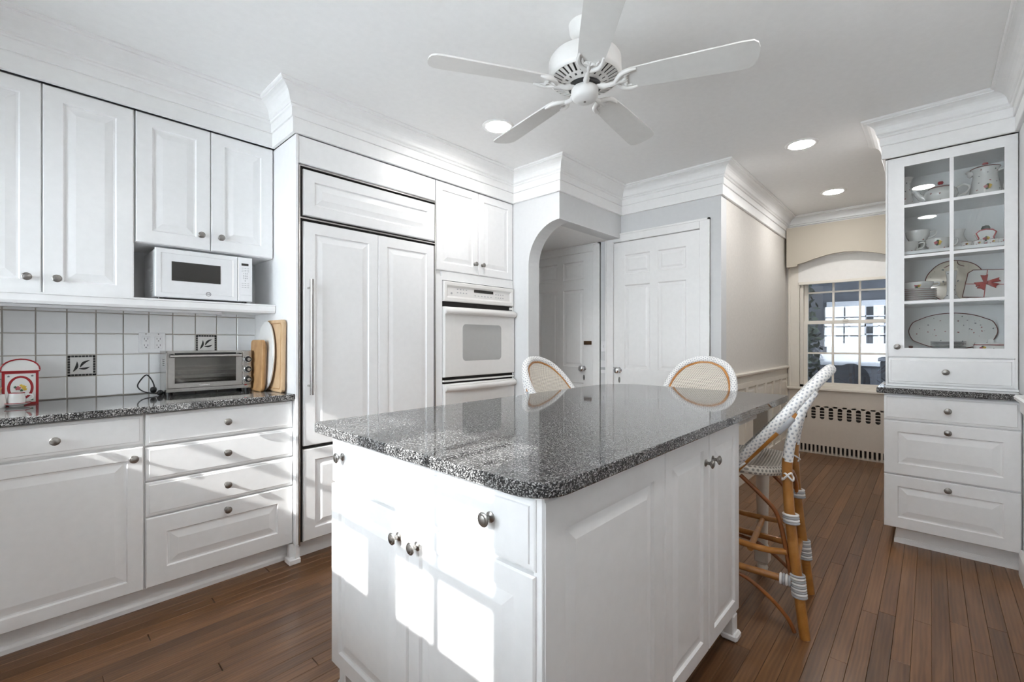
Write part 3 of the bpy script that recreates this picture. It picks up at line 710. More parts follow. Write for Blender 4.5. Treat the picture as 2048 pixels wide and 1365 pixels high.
# wall cabinets
YU = 2.81
FU = frame((0, YU, 0), '-y')
def wall_cab(x0, x1, z0, label, ks):
    t = thing('wall_cabinet', label, 'cabinet', ((x0 + x1) / 2, YU, z0))
    MB().box(x0, x1, YU + 0.021, YL, z0, 2.318).build('body', 'white_paint', t)
    xm = (x0 + x1) / 2
    for a, b_, kx in ((x0 + 0.003, xm - 0.002, xm - 0.045), (xm + 0.002, x1 - 0.003, xm + 0.045)):
        d = panel_front('door', t, FU, a, b_, z0 + 0.002, 2.3158, 0.062); knob(d, FU, kx, z0 + 0.075)
    return t
wall_cab(-0.886 + 0.006, -0.272, 1.398, 'white wall cabinet next to the rear wall', 0)
wall_cab(-0.270, 0.348, 1.398, 'tall white wall cabinet with two raised-panel doors above the red and white canister', 0)
wall_cab(0.350, 0.974, 1.680, 'short white wall cabinet with two doors above the microwave', 0)
# long shelf board under the wall cabinets
sh = thing('open_shelf', 'white open shelf board holding the microwave', 'shelf', (0.1, 2.79, 1.36))
MB().box(XB + 0.002, 0.974, 2.795, YL - 0.001, 1.362, 1.397, 0.002).build('board', 'white_paint', sh)
MB().box(0.349, 0.974, 2.795, YL - 0.001, 1.397, 1.409, 0.001).build('top_board', 'white_paint', sh)
MB().sweep([(XB + 0.002, 2.795), (0.974, 2.795)], [(0, 1.360), (0.008, 1.360), (0.014, 1.372), (0.014, 1.40), (0.020, 1.401), (0.020, 1.4085), (0, 1.4085)]).build('front_moulding', 'white_paint', sh)
ul = thing('under_cabinet_light', 'slim white light strip under the open shelf', 'light', (0.3, 2.86, 1.34))
MB().box(-0.3, 0.72, 2.835, 2.90, 1.347, 1.3615, 0.003).build('housing', 'white_plastic', ul); MB().box(0.70, 0.725, 2.85, 2.88, 1.340, 1.349).build('switch', 'white_plastic', ul)
# tall end panel and fridge surround
ep = tag(MB().box(0.9775, 0.992, 2.497, YL - 0.001, 0.1005, 2.316, 0.0015).build('end_panel', 'white_paint'), 'tall white end panel between the worktop and the refrigerator', 'cabinet panel')
f = MB(); f.box(0.9785, 0.9985, YB - 0.03, 2.568, 0.027, 0.0975); f.box(0.958, 0.9785, YB + 0.004, 2.568, 0.027, 0.099); f.box(0.945, 1.004, YB - 0.035, 2.568, 0.0, 0.028, 0.003); tag(f.build('bracket_foot', 'white_paint'), 'small white bracket foot at the base of the tall end panel', 'cabinet foot')
YF = 2.50
FF = frame((0, YF, 0), '-y')
fr = thing('panelled_refrigerator', 'built-in refrigerator with white raised-panel fronts and a tubular steel handle', 'refrigerator', (1.45, YF, 0))
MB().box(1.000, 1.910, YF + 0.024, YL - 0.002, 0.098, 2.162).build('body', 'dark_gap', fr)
MB().box(0.996, 1.908, YT - 0.03, YT - 0.02, 0, 0.095).build('toe_kick', 'white_paint', fr)
fm = MB(); fm.box(0.994, 1.001, YF - 0.004, YF + 0.024, 0.09, 2.155); fm.box(1.903, 1.910, YF - 0.004, YF + 0.024, 0.09, 2.155); fm.box(1.001, 1.903, YF - 0.004, YF + 0.024, 1.867, 1.874); fm.box(1.001, 1.903, YF - 0.004, YF + 0.024, 2.150, 2.157)
fm.build('steel_frame', 'stainless', fr)
panel_front('top_panel', fr, FF, 1.020, 1.905, 1.888, 2.140, 0.06)
d = panel_front('door', fr, FF, 1.020, 1.472, 0.625, 1.855, 0.062)
h = MB(); h.tube([(1.045, YF - 0.048, 0.908), (1.045, YF - 0.048, 1.535)], 0.0105, 14); 
hb = h.build('handle', 'stainless', d, 40)
for z in (0.955, 1.49): MB().tube([(1.045, YF - 0.045, z), (1.045, YF + 0.001, z)], 0.006, 10).build('standoff', 'stainless', d, 40)
panel_front('door', fr, FF, 1.474, 1.900, 0.625, 1.855, 0.062)
panel_front('freezer_panel', fr, FF, 1.020, 1.472, 0.104, 0.606, 0.062); panel_front('freezer_panel', fr, FF, 1.474, 1.900, 0.104, 0.606, 0.062)
hp = tag(MB(FF).rect(0.994, 1.910, 2.166, 2.3158, [(0, -0.02), (0, -0.004), (0.004, 0), (0.006, 0)]).build('filler_panel', 'white_paint'), 'plain white filler panel above the refrigerator', 'cabinet panel')
# oven cabinet
oc = thing('oven_cabinet', 'tall white cabinet with two upper doors housing the wall ovens', 'cabinet', (2.31, YF, 0))
OX0, OX1 = 1.914, 2.696
b = MB(); b.box(OX0, OX1, YF + 0.020, YL - 0.002, 1.655, 2.316); b.box(OX0, 1.968, YF, YL - 0.002, 0.10, 1.655); b.box(2.692, OX1, YF, YL - 0.002, 0.10, 1.655); b.box(1.968, 2.692, YF, YF + 0.02, 1.628, 1.688); b.box(1.968, 2.692, YF, YL - 0.002, 0.10, 0.32); b.box(OX0, OX1, YL - 0.02, YL - 0.002, 0.1, 1.66)
b.build('body', 'white_paint', oc); MB().box(OX0, OX1, YT, YT + 0.02, 0, 0.10).build('toe_kick', 'white_paint', oc)
for a, c, kx in ((OX0 + 0.003, 2.312, 2.275), (2.316, OX1 - 0.003, 2.352)):
    d = panel_front('door', oc, FF, a, c, 1.696, 2.3158, 0.056); knob(d, FF, kx, 1.775)
ov = thing('double_wall_oven', 'white double wall oven with control panel and grey window', 'oven', (2.33, YF, 0.33))
V0, V1 = 1.972, 2.690
MB().box(V0, V1, YF + 0.004, YL - 0.06, 0.325, 1.624).build('body', 'dark_void', ov)
cp = MB(FF).rect(V0, V1, 1.480, 1.622, [(0, -0.02), (0, 0.010), (0.006, 0.016), (0.026, 0.016), (0.040, 0.004), (0.042, 0.004)]).build('control_panel', 'oven_white', ov)
MB(FF).box(2.265, 2.465, 1.562, 1.584, 0.004, 0.006).build('display', 'microwave_glass', cp)
bt = MB(FF)
for i in range(4):
    for j in range(2):
        bt.box(2.10 + i * 0.028, 2.112 + i * 0.028, 1.545 + j * 0.024, 1.552 + j * 0.024, 0.004, 0.0046); bt.box(2.49 + i * 0.026, 2.502 + i * 0.026, 1.535 + j * 0.024, 1.542 + j * 0.024, 0.004, 0.0046)
for i in range(6): bt.box(2.27 + i * 0.033, 2.285 + i * 0.033, 1.535, 1.541, 0.004, 0.0046)
bt.build('buttons', 'faint_ink', cp)
lg = MB(FF); lg.prism([(2.050 + 0.008 * cos(a), 1.540 + 0.008 * sin(a)) for a in [2 * pi * k / 14 for k in range(14)]], 0.004, 0.005); lg.build('logo', 'faint_ink', cp)
def oven_door(z0, z1, win):
    d = MB(FF).rect(V0, V1, z0, z1, [(0, -0.02), (0, 0.018), (0.006, 0.024), (0.010, 0.024)]).build('oven_door', 'oven_white', ov)
    hd = MB(FF); pr = [(0.0, 0.0)]
    P = []
    for k in range(17):
        q = k / 16; P.append((V0 + 0.004 + (V1 - V0 - 0.008) * q, z1 - 0.030, 0.034 + 0.026 * sin(pi * q) ** 0.6))
    hd.tube(P, 0.020, 10, flat=0.7); hd.box(V0, V1, z1 - 0.055, z1 - 0.004, 0.024, 0.036, 0.004); hd.build('handle', 'oven_white', d, 40)
    if win:
        MB(FF).prism(rrect(2.136, 2.534, 1.056, 1.322, 0.03), 0.024, 0.0255).build('window', 'oven_glass', d)
        MB(FF).prism(rrect(2.142, 2.528, 1.062, 1.316, 0.026), 0.0255, 0.0262).build('window_screen', 'oven_glass', d)
oven_door(0.945, 1.442, True); oven_door(0.335, 0.898, False)
MB(FF).box(V0, V1, 0.912, 0.924, -0.004, 0.018).build('vent_strip', 'oven_white', ov); MB(FF).box(2.655, V1, 1.450, 1.470, -0.004, 0.010).build('end_cap', 'oven_white', ov)

# ------------------------------------------------------------------ microwave
mw = thing('microwave_oven', 'white microwave oven on the open shelf', 'microwave', (0.64, 2.80, 1.409))
FMW = frame((0, 2.795, 0), '-y'); a0, a1, z0, z1 = 0.424, 0.858, 1.420, 1.664
MB().box(a0, a1, 2.815, 3.10, z0, z1 - 0.004, 0.004).build('body', 'white_plastic', mw)
sp = 0.786
d = MB(FMW).rect(a0, sp - 0.001, z0, z1, [(0, -0.02), (0, -0.004), (0.004, 0), (0.022, 0), (0.024, -0.002), (0.026, -0.002)]).build('door', 'white_plastic', mw)
MB(FMW).box(0.490, 0.703, 1.505, 1.602, -0.002, 0.0).build('window', 'microwave_glass', d)
lg = MB(FMW).tube([(0.648 + 0.0105 * cos(a), 1.447 + 0.0105 * sin(a), -0.0005) for a in [2 * pi * k / 20 for k in range(20)]], 0.0012, 6, closed=True).build('logo_ring', 'ink', d)
text_part('GE', 0.011, 'ink', d, FMW @ Matrix.Translation((0.648, 1.447, -0.0015)))
c = MB(FMW).rect(sp + 0.001, a1, z0, z1, [(0, -0.02), (0, -0.004), (0.004, 0), (0.006, 0)]).build('control_panel', 'white_plastic', mw)
MB(FMW).box(0.803, 0.838, 1.618, 1.631, 0, 0.001).build('display', 'microwave_glass', c)
for k, row_ in enumerate(('1 2 3', '4 5 6', '7 8 9', '0')): text_part(row_, 0.011, 'ink', c, FMW @ Matrix.Translation((0.822, 1.575 - k * 0.0135, 0)), 'keypad_numbers')
kb = MB(FMW)
for r_ in (1.603, 1.592, 1.585, 1.519, 1.508, 1.497):
    for q in range(3): kb.box(0.804 + q * 0.014, 0.813 + q * 0.014, r_, r_ + 0.0022, 0, 0.0004)
kb.build('keypad_labels', 'faint_ink', c); MB(FMW).box(sp + 0.012, a1 - 0.008, 1.455, 1.456, 0, 0.0005).build('door_button_seam', 'faint_ink', c)
vv = MB()
for i in range(6):
    for j in range(5): vv.box(a0 - 0.0006, a0, 2.86 + i * 0.012, 2.865 + i * 0.012, 1.45 + j * 0.012, 1.454 + j * 0.012)
vv.build('side_vents', 'faint_ink', mw)
for x in (0.45, 0.83):
    for y in (2.84, 3.06): MB().lathe([(0.012, 1.409), (0.012, 1.422)], 10, (x, y, 0)).build('foot', 'black_plastic', mw)

# ------------------------------------------------------------------ toaster oven
to = thing('toaster_oven', 'stainless steel toaster oven with three black knobs on the worktop', 'toaster oven', (0.685, 2.88, 0.914))
Tm = Matrix.Translation((0.677, 2.872, 0)) @ Matrix.Rotation(radians(-3), 4, 'Z')
FT = Tm @ frame((0, 0, 0), '-y')
DX_ = 0.148; hw = 0.196; z0, z1 = 0.932, 1.146
bd = MB(Tm)
for q in ((-hw, -hw + 0.008, 0.012, 0.235, z0, z1), (DX_ - 0.004, hw, 0.012, 0.235, z0, z1), (-hw + 0.008, DX_ - 0.004, 0.012, 0.235, z1 - 0.008, z1), (-hw + 0.008, DX_ - 0.004, 0.012, 0.235, z0, z0 + 0.02), (-hw + 0.008, DX_ - 0.004, 0.225, 0.235, z0 + 0.02, z1 - 0.008)): bd.box(*q)
bd.build('body', 'stainless', to)
f = MB(FT); DX = 0.148
dr = MB(FT); zz0, zz1 = z0 + 0.022, z1 - 0.010
for q in ((-hw + 0.008, -hw + 0.036, zz0, zz1), (DX - 0.030, DX, zz0, zz1), (-hw + 0.036, DX - 0.03, zz0, zz0 + 0.024)): dr.box(q[0], q[1], q[2], q[3], -0.006, 0.004)
d = dr.build('door', 'stainless', to); MB(FT).box(-hw + 0.036, DX - 0.030, zz1 - 0.024, zz1, -0.006, 0.002).build('door_top_rail', 'black_plastic', d)  # black top strip: door gasket plus painted-in shade behind the handle
MB(FT).box(-hw + 0.030, DX - 0.024, zz0 + 0.018, zz1 - 0.016, -0.004, -0.001).build('glass', 'oven_door_glass', d)
MB(FT).tube([(-hw + 0.015, zz1 - 0.016, 0.026), (DX - 0.006, zz1 - 0.016, 0.026)], 0.0075, 12).build('handle', 'stainless', d, 40)
for u in (-hw + 0.022, DX - 0.014): MB(FT).box(u - 0.007, u + 0.007, zz1 - 0.022, zz1 - 0.004, 0.003, 0.026).build('handle_mount', 'black_plastic', d)
text_part('Cuisinart', 0.013, 'platter_white', d, FT @ Matrix.Translation((-0.03, zz0 + 0.011, 0.004)))
b = MB(FT); b.box(-hw, hw, z0, z0 + 0.021, -0.012, 0.003, 0.002); b.box(DX + 0.002, hw, z0 + 0.021, z1, -0.012, 0.003, 0.003); b.box(-hw, -hw + 0.007, z0 + 0.021, z1, -0.012, 0.003); b.box(-hw, DX, z1 - 0.009, z1, -0.012, 0.003)
b.build('front_frame', 'stainless', to)
for k, zz in enumerate((1.096, 1.039, 0.982)):
    kM = FT @ Matrix.Translation((0.178, zz, 0.003))
    kn = MB(kM).lathe([(0.0215, 0), (0.0215, 0.005), (0.0195, 0.007)], 20).build('knob_ring', 'chrome', to, 40)
    MB(kM).lathe([(0.0175, 0.006), (0.016, 0.018), (0.0145, 0.020), (0, 0.020)], 20).build('dial', 'black_plastic', kn, 40)
    MB(kM).lathe([(0.0085, 0.0198), (0.0085, 0.022), (0, 0.022)], 14).build('dial_cap', 'stainless', kn, 40)
MB(FT).box(0.160, 0.172, 0.948, 0.953, 0.003, 0.004).build('indicator_lamp', 'red_glaze', to)
rk = MB(Tm)
for i in range(14): rk.tube([(-hw + 0.04 + i * 0.0225, 0.02, 1.022), (-hw + 0.04 + i * 0.0225, 0.20, 1.022)], 0.0012, 5)
rk.tube([(-hw + 0.022, 0.015, 1.032), (-hw + 0.030, 0.012, 1.032), (-hw + 0.040, 0.012, 1.020), (DX - 0.040, 0.012, 1.020), (DX - 0.030, 0.012, 1.032), (DX - 0.022, 0.015, 1.032)], 0.002, 6)
rk.build('wire_rack', 'chrome', to)
MB(Tm).box(-hw + 0.045, DX - 0.05, 0.03, 0.20, 0.968, 0.984, 0.005).build('baking_tray', 'stainless', to)
vv = MB(Tm)
for i in range(5):
    for j in range(4): vv.box(-hw - 0.0006, -hw, 0.06 + i * 0.014, 0.070 + i * 0.014, 1.10 - j * 0.010, 1.104 - j * 0.010)
vv.build('side_vents', 'black_plastic', to)
for x in (-0.18, 0.18):
    for y in (0.035, 0.20): MB(Tm).lathe([(0.012, 0.914), (0.014, 0.934)], 10, (x, y, 0)).build('foot', 'black_plastic', to)

# ------------------------------------------------------------------ outlet with plug and cord
ou = thing('wall_outlet', 'double white wall outlet plate above the toaster oven', 'outlet', (0.462, YL - 0.008, 1.135))
FO = frame((0, YL - 0.008, 0), '-y')
MB(FO).box(0.404, 0.520, 1.136, 1.246, 0, 0.006, 0.002).build('plate', 'white_plastic', ou)
for uc in (0.435, 0.489):
    r_ = MB(FO).box(uc - 0.017, uc + 0.017, 1.158, 1.226, 0.006, 0.0085, 0.001).build('receptacle', 'white_plastic', ou)
    sl = MB(FO)
    for vc in (1.207, 1.172):
        for du in (-0.007, 0.007): sl.box(uc + du - 0.0011, uc + du + 0.0011, vc, vc + 0.010, 0.0085, 0.0088)
        sl.box(uc - 0.0025, uc + 0.0025, vc - 0.009, vc - 0.004, 0.0085, 0.0088)
    sl.build('slots', 'ink', r_)
    MB(FO).lathe([(0.003, 0.006), (0.002, 0.0072), (0, 0.0072)], 8, (uc, 1.238, 0)).build('screw', 'stainless', ou)
cd = thing('power_cord', 'black power cord and plug looping beside the toaster oven', 'cord', (0.44, 2.98, 0.914))
MB().tube(spline([(0.475, 2.97, 0.925), (0.452, 2.99, 0.923), (0.41, 3.03, 0.935), (0.390, 3.05, 0.962), (0.405, 3.06, 0.995), (0.430, 3.07, 1.018), (0.450, 3.06, 0.99), (0.458, 3.04, 0.955), (0.452, 3.02, 0.930)], 6), 0.0032, 8).build('wire', 'cord_black', cd, 60)
m = MB(); m.lathe([(0.004, 0), (0.012, 0.006), (0.015, 0.018), (0.012, 0.03), (0, 0.034)], 12, (0.448, 3.0, 0.925)); m.lathe([(0.004, 0), (0.012, 0.006), (0.014, 0.016), (0.010, 0.026), (0, 0.03)], 12, (0.470, 2.96, 0.914)); m.build('plug', 'cord_black', cd, 60)

# ------------------------------------------------------------------ cutting boards leaning on the end panel
def board(name, label, cat, poly, th, mat, yc, xbase, lean, groove=None):
    t = thing(name, label, cat, (xbase, yc, 0.914), 'boards and platters leaning on the end panel')
    # local frame: u along -y..., v up, w toward -x (room); leaning: top moves +x
    B = Matrix.Translation((xbase, yc, 0.914)) @ Matrix.Rotation(lean, 4, 'Y') @ frame((0, 0, 0), '-x')
    MB(B).prism(poly, 0, th, 0.004).build('board' if cat != 'platter' else 'plate_body', mat, t, 30)
    if groove: MB(B).tube([(p[0] * groove, (p[1] - 0.2) * (1 - (1 - groove) * 0.6) + 0.2, th - 0.001) for p in poly], 0.003, 6, closed=True).build('juice_groove', 'board_brown', t)
    return t
board('cutting_board', 'large pale wooden cutting board with rounded corners leaning on the end panel', 'cutting board', rrect(-0.125, 0.125, 0, 0.405, 0.022), 0.020, 'board_maple', 2.735, 0.965, radians(1.0), 0.84)
ov_ = [(0.135 * cos(a), 0.20 + 0.20 * sin(a)) for a in [2 * pi * k / 40 for k in range(40)]]
board('oval_platter', 'white oval platter standing between the wooden cutting boards', 'platter', ov_, 0.012, 'platter_white', 2.815, 0.930, radians(2.2))
board('paddle_board', 'narrow wooden board on edge before the white oval platter', 'cutting board', rrect(-0.085, 0.085, 0, 0.275, 0.04), 0.014, 'board_maple', 2.845, 0.916, radians(2.0))
board('chopping_board', 'small brown wooden chopping board nearest the toaster oven', 'cutting board', rrect(-0.095, 0.095, 0, 0.292, 0.022), 0.018, 'board_brown', 2.83, 0.901, radians(1.5))

# ------------------------------------------------------------------ canister, cups
cn = thing('ceramic_canister', 'white ceramic wall canister with red borders and an arched lid', 'canister', (-0.025, 3.03, 0.914))
FC = frame((-0.025, 2.995, 0.914), '-y')
MB(FC).box(-0.056, 0.056, 0, 0.150, -0.085, 0, 0.004).build('box', 'porcelain', cn)
pr = [(-0.060, 0.150), (0.060, 0.150)] + [(0.060 * cos(radians(a)), 0.158 + 0.046 * sin(radians(a))) for a in range(0, 181, 15)]
MB(FC).prism(pr, -0.088, 0.003, 0.003).build('lid', 'porcelain', cn, 40)
MB(FC).tube([(x, y, 0.0035) for x, y in pr], 0.0032, 6, closed=True).build('lid_border', 'red_glaze', cn)
bd = MB(FC)
for q in ((-0.056, -0.047, 0, 0.150), (0.047, 0.056, 0, 0.150), (-0.047, 0.047, 0, 0.009), (-0.047, 0.047, 0.139, 0.150)): bd.box(q[0], q[1], q[2], q[3], 0, 0.0016)
bd.build('front_border', 'red_glaze', cn)
MB(FC).tube([(0.036 * cos(a), 0.075 + 0.050 * sin(a), 0.0005) for a in [2 * pi * k / 32 for k in range(32)]], 0.0045, 8, closed=True, flat=0.35).build('medallion_ring', 'red_glaze', cn)
fl_ = MB(FC)
for (u, v, r_, mt) in ((-0.008, 0.074, 0.009, 'flower_rose'), (0.010, 0.078, 0.008, 'flower_yellow'), (0.014, 0.068, 0.006, 'flower_yellow'), (-0.016, 0.079, 0.005, 'leaf_green'), (0.003, 0.064, 0.005, 'leaf_green'), (0.002, 0.086, 0.005, 'flower_yellow'), (-0.036, 0.128, 0.004, 'flower_grey'), (0.036, 0.128, 0.004, 'flower_grey'), (0.036, 0.020, 0.004, 'leaf_green')):
    MB(FC).prism([(u + r_ * (1 + 0.2 * sin(5 * a)) * cos(a), v + r_ * (1 + 0.2 * sin(5 * a)) * sin(a)) for a in [2 * pi * k / 15 for k in range(15)]], 0, 0.0012).build('painted_flower', mt, cn)
cu = thing('creamer_and_saucer', 'small white ceramic cup with red rim fixed on a saucer before the canister', 'cup', (-0.036, 2.935, 0.914))
MB().lathe([(0.0, 0.0), (0.022, 0.0), (0.024, 0.004), (0.042, 0.012), (0.043, 0.016), (0.030, 0.013), (0.026, 0.014), (0.028, 0.030), (0.025, 0.050), (0.024, 0.058), (0.021, 0.058), (0.020, 0.020), (0, 0.018)], 24, (-0.036, 2.935, 0.914)).build('body', 'porcelain', cu, 50)
for r_, z in ((0.0428, 0.0155), (0.0245, 0.058)): MB().tube([(-0.036 + r_ * cos(a), 2.935 + r_ * sin(a), 0.914 + z) for a in [2 * pi * k / 24 for k in range(24)]], 0.0014, 6, closed=True).build('rim', 'red_glaze', cu)
MB().tube(spline([(-0.010, 2.930, 0.964), (0.010, 2.926, 0.962), (0.012, 2.926, 0.946), (-0.008, 2.930, 0.938)], 5), 0.003, 8).build('handle', 'porcelain', cu, 60)
cu = thing('spoon_jar', 'small white ceramic jar holding a wooden spoon beside the canister', 'jar', (-0.098, 2.93, 0.914))
MB().lathe([(0, 0), (0.030, 0), (0.034, 0.01), (0.030, 0.05), (0.028, 0.056), (0.024, 0.056), (0.024, 0.012), (0, 0.010)], 20, (-0.098, 2.93, 0.914)).build('jar', 'floral_china', cu, 50)
MB().tube([(-0.095, 2.93, 0.93), (-0.083, 2.925, 1.0)], 0.005, 8).build('spoon_handle', 'board_maple', cu)

# ------------------------------------------------------------------ sink counter behind the camera (lit by the windows)
sk = thing('sink_cabinet', 'white base cabinets under the windows', 'cabinet', (-0.55, 1.2, 0))
MB().box(XB + 0.002, -0.282, YR + 0.002, 2.50, 0.10, 0.884).build('body', 'white_paint', sk); MB().box(XB + 0.002, -0.35, YR + 0.002, 2.50, 0, 0.10).build('toe_kick', 'white_paint', sk)
FS = frame((-0.262, 0, 0), '+x')
for k in range(5):
    y0 = YR + 0.01 + k * 0.565; d = panel_front('door', sk, FS, y0, y0 + 0.555, 0.106, 0.875); knob(d, FS, y0 + 0.5, 0.80)
tag(MB().box(XB + 0.002, -0.235, YR + 0.002, 2.4995, 0.884, 0.914, 0.003).build('sink_worktop', 'granite'), 'black speckled granite worktop under the rear windows', 'worktop')
# ================================================================== island
IX0, IX1, IY0, IY1 = 0.705, 1.985, 0.575, 1.505
isl = thing('kitchen_island', 'white kitchen island cabinet with drawer, doors and a granite top', 'island', (1.35, 1.05, 0))
b = MB(); b.box(IX0 + 0.021, IX1, IY0 + 0.021, IY1, 0.10, 0.884)
b.box(IX0 + 0.008, IX0 + 0.03, IY0 + 0.002, IY0 + 0.030, 0.10, 0.884, 0.004)
b.build('body', 'white_paint', isl)
MB().box(IX0 + 0.09, IX1 - 0.05, IY0 + 0.09, IY1 - 0.06, 0, 0.10).build('plinth', 'white_paint', isl)
FE = frame((IX0, 0, 0), '-x')           # end face, u = -y
u0, u1 = -IY1 + 0.004, -IY0 - 0.020
d = MB(FE).rect(u0, u1, 0.722, 0.872, [(0, -0.02), (0, -0.006), (0.004, -0.004), (0.014, -0.003), (0.016, 0)]).build('drawer', 'white_paint', isl)
knob(d, FE, -1.418, 0.818); knob(d, FE, -0.722, 0.806)
um = -1.048
dd = panel_front('door', isl, FE, u0, um - 0.002, 0.104, 0.714, 0.052); knob(dd, FE, um - 0.040, 0.654)
dd = panel_front('door', isl, FE, um + 0.002, u1, 0.104, 0.714, 0.052); knob(dd, FE, um + 0.048, 0.654)
FR = frame((0, IY0, 0), '-y')
panel_front('side_panel', isl, FR, IX0 + 0.010, 1.280, 0.104, 0.872, 0.070)
d = panel_front('side_door', isl, FR, 1.284, 1.640, 0.104, 0.872, 0.052); knob(d, FR, 1.608, 0.775)
d = panel_front('side_door', isl, FR, 1.643, IX1 - 0.002, 0.104, 0.872, 0.052); knob(d, FR, 1.676, 0.775)
for x, y, sx, sy in ((IX1 - 0.05, IY0 + 0.02, 1, -1), (IX0 + 0.05, IY1 - 0.03, -1, 1), (IX0 + 0.06, IY0 + 0.03, -1, -1), (IX1 - 0.05, IY1 - 0.03, 1, 1)):
    f = MB(); f.box(x - 0.025, x + 0.025, y - 0.02, y + 0.02, 0.02, 0.10, 0.004); f.box(x - 0.030, x + 0.034, y - 0.034, y + 0.03, 0.0, 0.030, 0.008); f.build('foot', 'white_paint', isl)
# granite top with rounded corners
TX0_, TX1_, TY0_, TY1_ = 0.672, 2.722, 0.545, 1.580
def top_poly():
    P = []
    for cx, cy_, a, r in ((TX1_, TY1_, 0, 0.22), (TX0_, TY1_, 90, 0.03), (TX0_, TY0_, 180, 0.085), (TX1_, TY0_, 270, 0.04)):
        sx = -1 if a in (0, 270) else 1; sy = -1 if a in (0, 90) else 1
        for k in range(9):
            t_ = radians(a + 90 * k / 8); P.append((cx + sx * r + r * cos(t_), cy_ + sy * r + r * sin(t_)))
    return P
it = MB().prism(top_poly(), 0.884, 0.916, 0.003).build('island_worktop', 'granite')
tag(it, 'large black speckled granite island top with rounded corners', 'worktop')
# turned legs under the overhang
lp = [(0.0, 0), (0.018, 0), (0.024, 0.010), (0.027, 0.022), (0.021, 0.036), (0.023, 0.040), (0.026, 0.046), (0.026, 0.052)]
lp2 = [(0.030, 0.120), (0.033, 0.126), (0.027, 0.136), (0.024, 0.145), (0.027, 0.30), (0.031, 0.48), (0.033, 0.60), (0.030, 0.655), (0.026, 0.668), (0.034, 0.676), (0.034, 0.688), (0.028, 0.695)]
for x, y, lb in ((2.615, 0.645, 'cream turned support leg under the island top beside the near bar stool'), (2.615, 1.48, 'cream turned support leg under the far corner of the island top')):
    t = thing('turned_leg', lb, 'table leg', (x, y, 0), 'turned legs under the island top')
    MB().lathe(lp, 20, (x, y, 0)).build('foot', 'cream_paint', t, 40); MB().lathe(lp2, 20, (x, y, 0)).build('shaft', 'cream_paint', t, 40)
    MB().box(x - 0.033, x + 0.033, y - 0.033, y + 0.033, 0.050, 0.122, 0.006).build('lower_block', 'cream_paint', t)
    MB().box(x - 0.036, x + 0.036, y - 0.036, y + 0.036, 0.692, 0.884, 0.004).build('upper_block', 'cream_paint', t)
ap = MB(); ap.box(IX1, 2.576, 0.662, 0.682, 0.80, 0.884); ap.box(IX1, 2.576, 1.42, 1.44, 0.80, 0.884); ap.box(2.556, 2.576, 0.682, 1.42, 0.80, 0.884); ap.build('apron', 'white_paint', isl)

